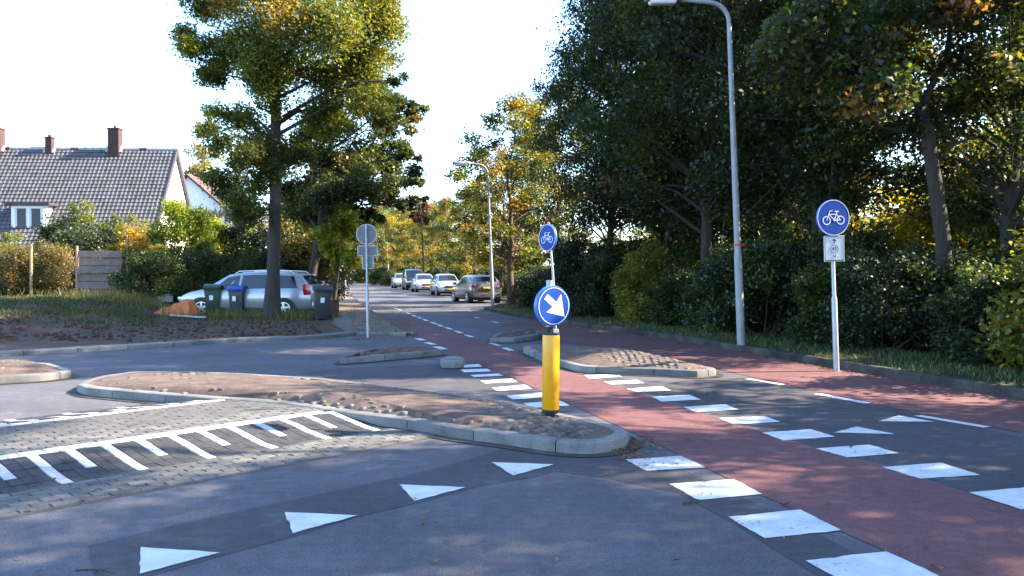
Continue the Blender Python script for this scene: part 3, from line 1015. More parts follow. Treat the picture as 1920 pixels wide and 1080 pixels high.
# ramps: combs of white bricks in dark ones
PER = 0.62
def comb(near):
    s_, k = 0.455 - PER * 5.5 + 0.05, 0
    col = 0
    while s_ < 3.45:
        ph = col % 6
        long_, short_ = ph == 0, ph == 3
        nb = 5
        for b in range(nb):
            tt = 0.16 + 0.09 + b * 0.172
            white = long_ or (short_ and b < 2.9)
            t_ = tt if near else -PLAT - tt
            if white and near:
                me = BW
                o = put_brick(me, s_, t_, 'white_brick'); o.scale = (0.98, 0.82, 1)
            elif white:
                put_rest(farw, s_, t_, 0.099, 0.169)
            else:
                put_rest(dark, s_, t_, 0.099, 0.166)
        s_ += PER / 6; col += 1
comb(True); comb(False)
s_ = S0
while s_ < 3.35:
    put_brick(BWL, s_, 0.045, 'white_brick'); put_brick(BWL, s_ + 0.1, 0.147, 'white_brick').scale = (1, 0.45, 1)
    put_rest(farw, s_, -PLAT - 0.05, 0.203, 0.098)
    s_ += 0.2085
o = dark.build('dark_brick_paving', M['brick_dark'], hump); o['kind'] = 'stuff'
farw.build('far_white_comb', M['brick_white'], hump)['kind'] = 'stuff'
#@@PART3
# ------------------------------------------------------------------ signs, column, lamps
def ring(mb, cx, cz, r0, r1, y0, y1, n=24, a0=0, a1=2 * math.pi):
    """annulus in the xz plane, thickness y0..y1"""
    full = abs(a1 - a0 - 2 * math.pi) < 1e-6
    o = len(mb.v); k = n if full else n + 1
    for i in range(k):
        t = a0 + (a1 - a0) * i / n
        c, s = math.cos(t), math.sin(t)
        for r, y in ((r0, y0), (r1, y0), (r1, y1), (r0, y1)):
            mb.v.append((cx + r * c, y, cz + r * s))
    for i in range(n):
        a, b = o + 4 * i, o + 4 * ((i + 1) % k)
        for q in range(4):
            mb.f.append((a + q, a + (q + 1) % 4, b + (q + 1) % 4, b + q)); mb.m.append(0)

def strip(mb, p, q, w, y0, y1):
    """flat bar in the xz plane"""
    d = Vector((q[0] - p[0], q[1] - p[1])); L = d.length; d /= L
    n = Vector((-d.y, d.x)) * w / 2
    c = [(p[0] - n.x, p[1] - n.y), (q[0] - n.x, q[1] - n.y), (q[0] + n.x, q[1] + n.y), (p[0] + n.x, p[1] + n.y)]
    vs = [(x, y0, z) for x, z in c] + [(x, y1, z) for x, z in c]
    mb.add(vs, [(0, 1, 2, 3), (7, 6, 5, 4), (0, 4, 5, 1), (1, 5, 6, 2), (2, 6, 7, 3), (3, 7, 4, 0)])

def disc(mb, r, y0, y1, cz=0.0, n=40, bev=0.006):
    o = len(mb.v)
    prof = [(r - bev, y0), (r, y0 + bev), (r, y1 - bev), (r - bev, y1)]
    for rr, y in prof:
        for i in range(n):
            t = 2 * math.pi * i / n
            mb.v.append((rr * math.cos(t), y, cz + rr * math.sin(t)))
    for a in range(3):
        for i in range(n):
            mb.f.append((o + a * n + i, o + a * n + (i + 1) % n, o + (a + 1) * n + (i + 1) % n, o + (a + 1) * n + i)); mb.m.append(0)
    mb.f.append(tuple(o + i for i in range(n))[::-1]); mb.m.append(0)
    mb.f.append(tuple(o + 3 * n + i for i in range(n))); mb.m.append(0)

def bicycle(mb, r, y0, y1, cz=0.0):
    """white bicycle facing left, for a disc of radius r"""
    s = r * 0.9; w = 0.055 * s
    P = lambda x, z: (x * s, cz + z * s)
    wl, wr, wz = -0.47, 0.47, -0.16
    for x in (wl, wr):
        ring(mb, x * s, cz + wz * s, 0.215 * s, 0.275 * s, y0, y1, 28)
    bb, st, hd = (0.06, -0.14), (0.20, 0.22), (-0.29, 0.20)
    e = (y1 - y0) * 0.03
    lines = [((wl, wz), (-0.22, 0.42)), (hd, bb), (hd, (0.20, 0.21)), (bb, (0.235, 0.36)), (bb, (wr, wz)), ((wr, wz), (0.20, 0.22)), ((0.09, 0.38), (0.36, 0.38)),
             ((-0.22, 0.42), (-0.05, 0.42)), ((-0.22, 0.42), (-0.27, 0.34))]
    for i, (a, b) in enumerate(lines):
        strip(mb, P(*a), P(*b), w * (1.3 if i == 6 else 1), y0 - e * i, y1)
    ring(mb, bb[0] * s, cz + bb[1] * s, 0.0, 0.075 * s, y0 - e * 12, y1, 14)

# ---- the yellow column with the keep right disc and the small bicycle disc
base = G(1032, 782, 0.14)
colm = thing('traffic_column', 'yellow traffic column with blue white arrow disc and small bicycle disc on the large island', 'traffic column', base)
colm.rotation_euler = (0, R(0.4), 0)
mb = MB(); mb.tube([(0, 0, -0.12), (0, 0, 0.02), (0, 0, 0.06)], [0.045, 0.045, 0.06], 16); mb.build('foot', M['rubber'], colm, smooth=40)
mb = MB(); mb.tube([(0, 0, 0.045), (0, 0, 0.055), (0, 0, 0.085)], [0.088, 0.094, 0.094], 32); mb.build('bottom_collar', M['rubber'], colm, smooth=40)
mb = MB(); mb.tube([(0, 0, 0.085), (0, 0, 0.09), (0, 0, 0.872), (0, 0, 0.882)], [0.089, 0.092, 0.092, 0.089], 40); mb.build('yellow_tube', M['yellow'], colm, smooth=40)
mb = MB(); mb.tube([(0, 0, 0.882), (0, 0, 0.897), (0, 0, 0.904)], [0.094, 0.094, 0.085], 32); mb.tube([(-0.018, 0, 0.90), (-0.018, 0, 0.965)], [0.042, 0.036], 16); mb.build('top_cap', M['rubber'], colm, smooth=40)
mb = MB(); mb.tube([(-0.018, 0.055, 0.93), (-0.018, 0.055, 1.46)], 0.036, 16); mb.tube([(-0.018, 0.03, 0.95), (-0.018, 0.03, 1.0)], 0.03, 12); mb.build('arrow_post', M['galv'], colm, smooth=40)
mb = MB(); mb.box((0.052, 0.0, 0.922), (0.055, 0.05, 0.035)); mb.build('bracket', M['label'], colm, bevel=0.004)
mb = MB(); mb.tube([(0.05, 0.03, 0.91), (0.045, 0.10, 1.2), (0.012, 0.11, 1.62), (-0.035, 0.085, 2.08)], 0.013, 10); mb.build('slim_pole', M['galv'], colm, smooth=40)
ad = link('arrow_disc', None, colm, (-0.005, -0.02, 1.19)); ad.rotation_euler = (0, 0, R(32))
RD = 0.214
mb = MB(); disc(mb, RD, -0.055, 0.015, bev=0.010); 
body = mb.build('disc_box', M['sign_edge'], ad, smooth=35)
mb = MB(); ring(mb, 0, 0, 0.0, RD * 0.975, -0.0575, -0.05, 40); mb.build('blue_face', M['sign_blue'], ad)
mb = MB(); ring(mb, 0, 0, RD * 0.885, RD * 0.915, -0.0595, -0.055, 48); mb.build('white_ring', M['sign_white'], ad)
mb = MB()
arrow = [(-0.085, 0.125), (-0.125, 0.075), (-0.02, -0.01), (-0.095, -0.065), (0.135, -0.115), (0.088, 0.125), (0.030, 0.040)]
Mx = Matrix(((1, 0, 0), (0, 0, 1), (0, 1, 0)))
mb.prism(arrow, -0.0605, -0.055, Mx); mb.build('white_arrow', M['sign_white'], ad)
bd = link('bicycle_disc', None, colm, (-0.038, 0.075, 1.915)); bd.rotation_euler = (0, R(-2), R(-54))
RB = 0.148
mb = MB(); disc(mb, RB, -0.010, 0.010, bev=0.003); mb.build('disc_plate', M['sign_edge'], bd, smooth=35)
mb = MB(); ring(mb, 0, 0, 0, RB * 0.985, -0.0125, -0.008, 40); mb.build('blue_face', M['sign_blue'], bd)
mb = MB(); ring(mb, 0, 0, RB * 0.93, RB * 0.975, -0.0140, -0.010, 40); mb.build('white_ring', M['sign_white'], bd)
mb = MB(); bicycle(mb, RB, -0.0145, -0.010); mb.build('bicycle_symbol', M['sign_white'], bd)

# ---- bicycle route sign on the right
def text_mesh(name, s, size, mat, ext=0.001):
    cu = bpy.data.curves.new(name, 'FONT'); cu.body = s; cu.size = size; cu.extrude = ext
    cu.align_x = 'CENTER'; cu.align_y = 'CENTER'
    o = bpy.data.objects.new(name, cu); COL.objects.link(o)
    dg = bpy.context.evaluated_depsgraph_get()
    me = bpy.data.meshes.new_from_object(o.evaluated_get(dg))
    bpy.data.objects.remove(o); bpy.data.curves.remove(cu)
    me.materials.clear(); me.materials.append(mat); me.name = name
    return me

b0 = G(1568, 683, 0.12)
sg = thing('cycle_route_sign', 'round blue bicycle sign over white 41 route board on leaning steel pole before the bushes', 'road sign', b0)
sg.rotation_euler = (0, R(-2.3), 0)
mb = MB(); mb.tube([(0, 0, -0.15), (0, 0, 1.12), (0, 0, 1.16), (0, 0, 2.74)], [0.048, 0.046, 0.032, 0.030], 16); mb.build('pole', M['galv'], sg, smooth=40)
hd_ = link('blue_disc', None, sg, (0, -0.06, 2.475)); hd_.rotation_euler = (0, 0, R(12))
RS = 0.305
mb = MB(); disc(mb, RS, -0.016, 0.016, bev=0.004); mb.build('disc_plate', M['sign_edge'], hd_, smooth=35)
mb = MB(); ring(mb, 0, 0, 0, RS * 0.99, -0.019, -0.014, 48); mb.build('blue_face', M['sign_blue'], hd_)
mb = MB(); ring(mb, 0, 0, RS * 0.945, RS * 0.98, -0.0215, -0.016, 56); mb.build('white_ring', M['sign_white'], hd_)
mb = MB(); bicycle(mb, RS, -0.022, -0.016); mb.build('bicycle_symbol', M['sign_white'], hd_)
bo = link('route_board', None, sg, (0.005, -0.055, 1.955)); bo.rotation_euler = (0, R(1), R(8))
mb = MB(); mb.box((0, 0, 0), (0.36, 0.022, 0.435)); mb.build('board_plate', M['sign_white'], bo, bevel=0.008)
mb = MB()
for a, b in (((-.168, -.2), (-.168, .2)), ((.168, -.2), (.168, .2)), ((-.165, .2025), (.165, .2025))):
    strip(mb, a, b, 0.008, -0.0130, -0.0105)
strip(mb, (-.16, -.196), (.16, -.196), 0.014, -0.0132, -0.0105); mb.build('border', M['black'], bo)
mb = MB(); strip(mb, (0, 0.085), (0, 0.165), 0.014, -0.0132, -0.0105); strip(mb, (0, 0.168), (-0.032, 0.125), 0.013, -0.0136, -0.0105); strip(mb, (0, 0.168), (0.032, 0.125), 0.013, -0.0140, -0.0105); mb.build('arrow_print', M['black'], bo)
mb = MB(); ring(mb, 0, -0.005, 0.066, 0.0715, -0.0132, -0.0105, 32); mb.build('number_ring', M['black'], bo)
t41 = link('number_print', text_mesh('number_print', '41', 0.088, M['black']), bo, (0, -0.0125, -0.005)); t41.rotation_euler = (R(90), 0, 0)
t44 = link('small_print', text_mesh('small_print', '44', 0.055, M['black']), bo, (0, -0.0125, -0.125)); t44.rotation_euler = (R(90), 0, 0)
for z in (2.29, 2.62, 2.06, 1.83):
    mb = MB(); mb.tube([(0, 0, z), (0, 0, z + 0.03)], 0.038, 12); mb.box((0, -0.03, z + 0.015), (0.05, 0.04, 0.028)); mb.build('clamp', M['galv_dull'], sg, smooth=40)

# ---- sign seen from behind on the far left corner
b1 = G(690, 626, 0.12)
bs = thing('sign_back', 'grey back of a round sign over two plates on thin pole at the far corner', 'road sign', b1)
bs.rotation_euler = (0, R(-0.8), 0)
mb = MB(); mb.tube([(0, 0, -0.1), (0, 0, 1.1), (0, 0, 1.12), (0, 0, 2.74)], [0.036, 0.036, 0.026, 0.026], 12); mb.build('pole', M['galv'], bs, smooth=40)
mb = MB(); disc(mb, 0.255, 0.035, 0.05, 2.50, bev=0.003); mb.build('round_plate', M['sign_back'], bs, smooth=35)
mb = MB(); ring(mb, 0, 2.50, 0.24, 0.258, 0.030, 0.052, 40); mb.build('rim', M['galv'], bs)
for nm, z, w, h in (('wide_plate', 2.085, 0.49, 0.245), ('small_plate', 1.80, 0.265, 0.31)):
    mb = MB(); mb.box((0.02, 0.045, z), (w, 0.014, h)); p = mb.build(nm, M['sign_back'], bs, bevel=0.004)
    mb = MB(); x0, x1, z0, z1 = 0.02 - w / 2, 0.02 + w / 2, z - h / 2, z + h / 2
    for a, b in (((x0, z0), (x1, z0)), ((x0, z1), (x1, z1)), ((x0, z0), (x0, z1)), ((x1, z0), (x1, z1))):
        strip(mb, a, b, 0.022, 0.034, 0.0545)
    mb.build('rim', M['galv'], p)
for z in (2.36, 2.66, 2.15, 2.02, 1.88, 1.72):
    mb = MB(); mb.box((0, 0.012, z), (0.09, 0.045, 0.03)); mb.build('clamp', M['galv_dull'], bs, bevel=0.004)

# ---- street lamps
def lamp_post(label, foot, H, lean, arm, tube=0.088, head=0.78, rz=0.0, group='street lamps along the road'):
    t = thing('street_lamp', label, 'street lamp', foot, 0, group)
    t.rotation_euler = (0, lean, rz)
    mb = MB(); mb.tube([(0, 0, -0.2), (0, 0, 0.0), (0, 0, 1.9), (0, 0, 1.98), (0, 0, H * 0.55), (0, 0, H - 0.45)], [tube, tube, tube * 0.93, tube * 0.80, tube * 0.72, tube * 0.55], 20)
    mb.build('mast', M['galv_dull'], t, smooth=30)
    pts, n = [], 8
    for i in range(n + 1):
        a = math.pi / 2 * i / n
        pts.append((-0.42 + 0.42 * math.cos(a), 0, H - 0.45 + 0.42 * math.sin(a)))
    pts.append((-arm, 0, H + 0.02))
    mb = MB(); mb.tube(pts, [tube * 0.54] * (n + 1) + [tube * 0.36], 14); mb.build('arm', M['galv_dull'], t, smooth=40)
    h = link('lamp_head', None, t, (-arm, 0, H + 0.02))
    mb = MB()
    sec = [(0.12, 0.035, 0.03), (0.0, 0.055, 0.05), (-0.08, 0.10, 0.085), (-0.40, 0.125, 0.095), (-head + 0.06, 0.115, 0.085), (-head, 0.07, 0.05)]
    for x, w, hh in sec:
        for y, z in ((-w, -0.01), (-w * 0.9, hh * 0.55), (-w * 0.5, hh), (w * 0.5, hh), (w * 0.9, hh * 0.55), (w, -0.01)):
            mb.v.append((x, y, z))
    for i in range(len(sec) - 1):
        for k in range(6):
            mb.f.append((i * 6 + k, i * 6 + (k + 1) % 6, (i + 1) * 6 + (k + 1) % 6, (i + 1) * 6 + k)); mb.m.append(0)
    mb.f.append(tuple(range(6))); mb.f.append(tuple(range(30, 36))[::-1]); mb.m += [0, 0]
    mb.build('housing', M['galv_dull'], h, smooth=40)
    mb = MB(); mb.box((-0.42, 0, -0.055), (head - 0.26, 0.20, 0.085), taper=1.12); mb.build('lens', M['lamp_glass'], h, bevel=0.03, smooth=50)
    return t
L1 = lamp_post('tall leaning galvanised street lamp on the grass verge near the bicycle sign', G(1390, 647, 0.12), 7.28, R(-2.6), 1.02, rz=R(8))
mb = MB(); mb.tube([(0, 0, 2.12), (0, 0, 2.15)], 0.083, 16); mb.box((0.09, -0.02, 2.13), (0.05, 0.05, 0.05)); mb.build('red_band', plain('red tape', (0.5, 0.04, 0.02), 0.6), L1, smooth=40)
lamp_post('slender street lamp beside the brown grey parked car', G(924, 576, 0.1), 6.32, R(-2.2), 0.75, tube=0.082, rz=R(10))
pf = G(728, 531, 0.05)
pp = thing('wooden_pole', 'sunlit bare wooden pole beyond the parked cars', 'pole', pf)
mb = MB(); mb.tube([(0, 0, -0.2), (-0.1, 0, 2.6), (-0.22, 0, 5.4)], [0.19, 0.16, 0.13], 10); mb.build('shaft', M['post_wood'], pp, smooth=50)
mb = MB(); mb.tube([(-0.22, 0, 5.38), (-0.225, 0, 5.52)], [0.15, 0.11], 10); mb.build('cap', M['galv_dull'], pp, smooth=50)
sp = thing('marker_post', 'short grey post on the far left sidewalk under the yellow green shrub', 'post', G(647, 560, 0.1))
mb = MB(); mb.tube([(0, 0, -0.1), (0, 0, 1.22), (0, 0, 1.27)], [0.07, 0.065, 0.035], 12); mb.build('shaft', M['galv_dull'], sp, smooth=40)
mb = MB(); mb.tube([(0, 0, 1.0), (0, 0, 1.12)], 0.071, 12); mb.build('band', M['sign_white'], sp, smooth=40)

# ------------------------------------------------------------------ wheelie bins
def bin_(label, loc, rz, mat, lid, h=1.06, w=0.56, d=0.62, tilt=(0, 0)):
    t = thing('wheelie_bin', label, 'wheelie bin', loc, rz, 'wheelie bins near the silver car')
    t.rotation_euler = (tilt[0], tilt[1], rz)
    mb = MB(); o = []
    for z, s in ((0.03, 0.78), (0.5, 0.88), (h * 0.86, 0.97)):
        o.append([(-w / 2 * s, -d / 2 * s, z), (w / 2 * s, -d / 2 * s, z), (w / 2 * s, d / 2 * s, z), (-w / 2 * s, d / 2 * s, z)])
    for r_ in o: mb.v += r_
    for i in range(2):
        for k in range(4):
            mb.f.append((i * 4 + k, i * 4 + (k + 1) % 4, i * 4 + 4 + (k + 1) % 4, i * 4 + 4 + k)); mb.m.append(0)
    mb.f += [(3, 2, 1, 0), (8, 9, 10, 11)]; mb.m += [0, 0]
    mb.build('body', mat, t, bevel=0.035, smooth=50)
    mb = MB(); mb.box((0, 0, h * 0.875), (w * 1.06, d * 1.06, 0.05)); mb.build('rim', mat, t, bevel=0.012, smooth=50)
    mb = MB()
    mb.prism([(-d * 0.57, h * 0.885), (d * 0.55, h * 0.90), (d * 0.55, h * 1.00), (d * 0.2, h * 1.065), (-d * 0.35, h * 1.03), (-d * 0.59, h * 0.95)], -w * 0.54, w * 0.54, Matrix(((0, 0, 1), (1, 0, 0), (0, 1, 0))))
    mb.build('lid', lid, t, bevel=0.015, smooth=50)
    mb = MB(); mb.tube([(-w * 0.45, d * 0.60, h * 0.88), (w * 0.45, d * 0.60, h * 0.88)], 0.018, 8); mb.box((-w * .4, d * .55, h * .88), (0.04, 0.1, 0.04)); mb.box((w * .4, d * .55, h * .88), (0.04, 0.1, 0.04)); mb.build('handle', lid, t)
    for x in (-1, 1):
        mb = MB(); mb.tube([(x * w * 0.36, d * 0.36, 0.1), (x * w * 0.46, d * 0.36, 0.1)], 0.10, 14); mb.build('wheel', M['rubber'], t, smooth=40)
    mb = MB(); mb.box((-0.03, -d * 0.462, h * 0.63), (0.13, 0.006, 0.17)); lb_ = mb.build('sticker', M['label'], t); lb_.rotation_euler = (R(4), 0, 0)
    return t
gz = lambda x, y: verge_z_left(x, y)
def on_left(u, y):
    x = (u - 960) / 1600 * y
    return Vector((x, y, gz(x, y)))
bin_('dark green wheelie bin with sticker in front of the silver car front wheel', on_left(399, 30.6), R(14), M['bin_green'], M['bin_green'])
bin_('black wheelie bin with bright blue lid beside the silver car', on_left(448, 30.4), R(-8), M['bin_grey'], M['bin_blue'], h=1.04, w=0.56)
bin_('charcoal wheelie bin standing behind the silver car at the corner', on_left(602, 28.4), R(20), M['bin_grey'], M['bin_grey'], h=1.08, tilt=(0, R(3)))
cr = thing('crate', 'low rust brown crate beside the charcoal wheelie bin', 'crate', on_left(624, 30.0), R(10))
mb = MB(); mb.box((0, 0, 0.30), (0.42, 0.4, 0.55)); mb.build('box', M['rust'], cr, bevel=0.015)
mb = MB(); mb.box((0, 0, 0.60), (0.46, 0.44, 0.04)); mb.build('lid', M['rust'], cr, bevel=0.01)

# tarp and scrap board lying by the car
tp = on_left(332, 29.3)
mb = MB(); nx, ny = 22, 12
rt = random.Random(4)
for j in range(ny):
    for i in range(nx):
        x, y = (i / (nx - 1) - .5) * 1.35, (j / (ny - 1) - .5) * 0.8
        e = min(1, 3.2 * min(i, nx - 1 - i, j, ny - 1 - j) / ny)
        z = 0.05 + e * (0.24 + 0.16 * math.sin(x * 3.1 + y * 2) + 0.10 * abs(math.sin(6 * x - 5 * y)) + 0.07 * abs(math.sin(9 * y + 4 * x + 1)) + rt.uniform(-.02, .02))
        mb.v.append((x + 0.05 * math.sin(5 * y), y + 0.06 * math.sin(6 * x), z))
for j in range(ny - 1):
    for i in range(nx - 1):
        mb.f.append((j * nx + i, j * nx + i + 1, (j + 1) * nx + i + 1, (j + 1) * nx + i)); mb.m.append(0)
o = mb.build('tarpaulin', M['tarp'], None, smooth=35); o.location = tp; tag(o, 'crumpled orange tarpaulin heaped before the silver car bumper', 'tarpaulin')
p = on_left(352, 28.6)
mb = MB(); mb.box((0, 0, 0.05), (1.25, 0.16, 0.05)); o = mb.build('scrap_board', M['board'], None, bevel=0.006); o.location = p + Vector((0, 0, 0.03)); o.rotation_euler = (0, R(3), R(-6)); tag(o, 'pale scrap board lying in the grass below the orange tarpaulin', 'board')
p = on_left(310, 33.0)
mb = MB(); mb.box((0, 0, 0.12), (0.55, 0.3, 0.24)); mb.box((0.1, 0.02, 0.27), (0.3, 0.2, 0.07)); o = mb.build('rubble_block', M['board'], None, bevel=0.02); o.location = p; o.rotation_euler = (0, 0, R(20)); tag(o, 'pale broken slab behind the orange tarpaulin', 'rubble')

# ------------------------------------------------------------------ cars
def car(name, label, group, loc, heading, L, W, H, st, paint, seat=0, wheels=None, wr=0.31, glass_x=None, ws=None, rw=None, doors=(), front=True, rear=True, grille=False, plate=True, rails=False, tails='corner', scale=1.0):
    """st: stations (x, z_low, z_belt, z_top, w_belt, w_top) from the tail to the nose, x forward"""
    t = thing(name, label, 'car', loc, heading, group)
    t.scale = scale if hasattr(scale, '__len__') else (scale,) * 3
    def ip(x):
        for a, b in zip(st, st[1:]):
            if a[0] <= x <= b[0] + 1e-9:
                f = (x - a[0]) / max(1e-6, b[0] - a[0])
                return [a[i] * (1 - f) + b[i] * f for i in range(6)]
        return list(st[0] if x < st[0][0] else st[-1])
    def section(x):
        _, zl, zb, zt, wb, wt = ip(x)
        return [(wb * 0.90, zl), (wb * 0.985, zl + 0.10), (wb * 1.0, (zl + zb) * 0.5 + .05), (wb * 0.985, zb - 0.06), (wb * 0.95, zb), (wt * 1.0, zt - min(0.07, (zt - zb) * 0.5)), (wt * 0.90, zt - 0.012), (wt * 0.5, zt + 0.012), (0, zt + 0.02)]
    xs = []
    for a, b in zip(st, st[1:]):
        k = max(1, int((b[0] - a[0]) / 0.22))
        xs += [a[0] + (b[0] - a[0]) * i / k for i in range(k)]
    xs.append(st[-1][0])
    mb = MB(); rows = []
    for x in xs:
        sc_ = section(x)
        full = [(x, -y, z) for y, z in sc_] + [(x, y, z) for y, z in sc_[-2::-1]]
        rows.append(len(mb.v)); mb.v += full
    n = 17
    for a, b in zip(rows, rows[1:]):
        for k in range(n - 1):
            mb.f.append((a + k, b + k, b + k + 1, a + k + 1)); mb.m.append(0)
        mb.f.append((a + n - 1, b + n - 1, b, a)); mb.m.append(0)
    mb.f.append(tuple(rows[0] + k for k in range(n))); mb.f.append(tuple(rows[-1] + k for k in range(n))[::-1]); mb.m += [0, 0]
    me = mb.mesh('body', paint)
    bm = bmesh.new(); bm.from_mesh(me); bmesh.ops.recalc_face_normals(bm, faces=bm.faces); bm.to_mesh(me); bm.free()
    me.polygons.foreach_set('use_smooth', [True] * len(me.polygons)); me.set_sharp_from_angle(angle=R(38))
    link('body', me, t)
    def side_patch(nm, x0, x1, t0, t1, mat, s, off=0.008, x0t=None, x1t=None, parent=t):
        m_ = MB(); cols = 7
        for i in range(cols):
            f = i / (cols - 1)
            for r_ in range(3):
                tt = t0 + (t1 - t0) * r_ / 2
                xa = x0 + ((x0t if x0t is not None else x0) - x0) * r_ / 2
                xb = x1 + ((x1t if x1t is not None else x1) - x1) * r_ / 2
                x = xa + (xb - xa) * f
                _, zl, zb, zt, wb, wt = ip(x)
                z5 = zt - min(0.07, (zt - zb) * 0.5)
                y = wb * 0.95 + (wt - wb * 0.95) * tt; z = zb + (z5 - zb) * tt
                m_.v.append((x, s * (y + off), z))
        for i in range(cols - 1):
            for r_ in range(2):
                q = (i * 3 + r_, (i + 1) * 3 + r_, (i + 1) * 3 + r_ + 1, i * 3 + r_ + 1)
                m_.f.append(q if s < 0 else q[::-1]); m_.m.append(0)
        return m_.build(nm, mat, parent)
    for s in (-1, 1):
        for g in glass_x:
            side_patch('side_window', g[0], g[1], 0.06, 0.93, M['glass'], s, x0t=g[2], x1t=g[3])
    def top_patch(nm, xa, xb, wa, wb_, mat, off=0.010):
        m_ = MB()
        for i in range(6):
            x = xa + (xb - xa) * i / 5
            _, zl, zb, zt, w1, w2 = ip(x)
            for k in range(-4, 5):
                f = k / 4; w = (wa + (wb_ - wa) * i / 5) * w2
                y = f * w
                r_ = abs(y) / w2
                zz = zt + 0.02 - 0.008 * min(1, r_ / 0.5) - 0.024 * max(0, (r_ - 0.5) / 0.4)
                d = (ip(min(x + 0.05, st[-1][0]))[3] - ip(max(x - 0.05, st[0][0]))[3]) / 0.1
                nn = Vector((-d, 0, 1)).normalized() * off
                m_.v.append((x + nn.x, y, zz + nn.z))
        for i in range(5):
            for k in range(8):
                a = i * 9 + k; m_.f.append((a, a + 9, a + 10, a + 1)); m_.m.append(0)
        return m_.build(nm, mat, t, smooth=60)
    top_patch('windscreen', ws[0], ws[1], 0.90, 0.86, M['glass'])
    top_patch('rear_window', rw[0], rw[1], 0.84, 0.82, M['glass'])
    # wheels
    for x in wheels:
        for s in (-1, 1):
            wb = ip(x)[4]
            a_ = MB(); a_.tube([(x, s * (wb - 0.25), wr + 0.02), (x, s * (wb + 0.004), wr + 0.02)], wr + 0.055, 22); a_.build('wheel_arch', M['trim'], t, smooth=40)
            w_ = link('wheel', None, t, (x, s * (wb - 0.085), wr))
            m_ = MB(); m_.tube([(0, -.1 , 0), (0, -.085, 0), (0, .085, 0), (0, .1, 0)], [wr - 0.03, wr, wr, wr - 0.03], 24); m_.build('tyre', M['tyre'], w_, smooth=40)
            m_ = MB(); ring(m_, 0, 0, wr * 0.60, wr * 0.70, s * 0.102, s * 0.085, 24)
            for k in range(5):
                an = 2 * math.pi * k / 5 + 0.3
                strip(m_, (wr * 0.12 * math.cos(an), wr * 0.12 * math.sin(an)), (wr * 0.63 * math.cos(an), wr * 0.63 * math.sin(an)), wr * 0.22, min(s * 0.106, s * 0.09) + k * 0.0004, max(s * 0.106, s * 0.09) + k * 0.0004)
            ring(m_, 0, 0, 0, wr * 0.16, s * 0.110, s * 0.09, 12)
            m_.build('rim', M['rim'], w_)
    # bumpers, lamps, plates, mirrors, door lines
    x0, x1 = st[0][0], st[-1][0]
    def slab(nm, c, sz, mat, bev=0.02, rz=0, ry=0):
        m_ = MB(); m_.box((0, 0, 0), sz); o = m_.build(nm, mat, t, bevel=bev, smooth=50); o.location = c; o.rotation_euler = (0, ry, rz); return o
    wf, wrr = ip(x1 - 0.12)[4], ip(x0 + 0.12)[4]
    zbf, zbr = ip(x1 - 0.1)[2], ip(x0 + 0.1)[2]
    for s in (-1, 1):
        slab('headlight', (x1 - 0.13, s * wf * 0.78, zbf - 0.06), (0.26, 0.30, 0.15), M['head_lens'], 0.04, rz=-s * 0.35)
        if tails == 'tall':
            slab('tail_light', (x0 + 0.17, s * wrr * 0.93, 1.00), (0.22, 0.16, 0.40), M['tail_lens'], 0.04, ry=R(10))
        else:
            slab('tail_light', (x0 + 0.12, s * wrr * 0.84, zbr - 0.04), (0.2, 0.30, 0.17), M['tail_lens'], 0.04, rz=s * 0.3)
        xm = ws[0] - 0.22
        slab('mirror', (xm, s * (ip(xm)[4] + 0.06), ip(xm)[2] + 0.08), (0.10, 0.20, 0.14), paint, 0.035)
        for dx in doors:
            _, zl, zb, zt, wb, wt = ip(dx)
            m_ = MB(); m_.add([(dx - 0.006, s * (wb * 0.988 + 0.002), zl + 0.12), (dx + 0.006, s * (wb * 0.988 + 0.002), zl + 0.12), (dx + 0.006, s * (wb + 0.004), (zl + zb) * .5 + .05), (dx - 0.006, s * (wb + 0.004), (zl + zb) * .5 + .05),
                               (dx + 0.006, s * (wb * .985 + 0.004), zb - 0.06), (dx - 0.006, s * (wb * .985 + 0.004), zb - 0.06), (dx + 0.006, s * (wb * .95 + .004), zb), (dx - 0.006, s * (wb * .95 + .004), zb)],
                              [(0, 1, 2, 3), (3, 2, 4, 5), (5, 4, 6, 7)] if s < 0 else [(3, 2, 1, 0), (5, 4, 2, 3), (7, 6, 4, 5)]); m_.build('door_gap', M['trim'], t)
        for dx in doors[:-1]:
            slab('door_handle', (dx + 0.16, s * (ip(dx)[4] * 0.985 + 0.012), ip(dx)[2] - 0.10), (0.2, 0.03, 0.035), paint, 0.012)
        m_ = MB(); xa, xb = wheels[0] + 0.42, wheels[1] - 0.42
        slab('sill_trim', ((xa + xb) / 2, s * (ip(0)[4] * 0.965), ip(0)[1] + 0.05), (xb - xa, 0.06, 0.10), M['trim'], 0.02)
        if rails:
            m_ = MB(); xa, xb = rails
            pts_ = [(xa, s * ip(xa)[5] * 0.86, ip(xa)[3] + 0.0), (xa + .12, s * ip(xa)[5] * .86, ip(xa + .12)[3] + .055), ((xa + xb) / 2, s * ip(0)[5] * .86, ip((xa + xb) / 2)[3] + .06), (xb - .12, s * ip(xb)[5] * .86, ip(xb - .12)[3] + .055), (xb, s * ip(xb)[5] * .86, ip(xb)[3])]
            m_.tube(pts_, 0.018, 8); m_.build('roof_rail', M['chrome'], t, smooth=50)
    slab('front_bumper', (x1 - 0.06, 0, 0.40), (0.22, wf * 1.7, 0.22), paint, 0.07)
    slab('lower_grille', (x1 + 0.045, 0, 0.40), (0.03, wf * 1.1, 0.11), M['trim'], 0.01)
    if grille:
        slab('grille', (x1 - 0.045, 0, zbf - 0.09), (0.16, wf * 1.0, 0.12), M['trim'], 0.02)
    slab('rear_bumper', (x0 + 0.06, 0, 0.44), (0.22, wrr * 1.75, 0.26), paint, 0.07)
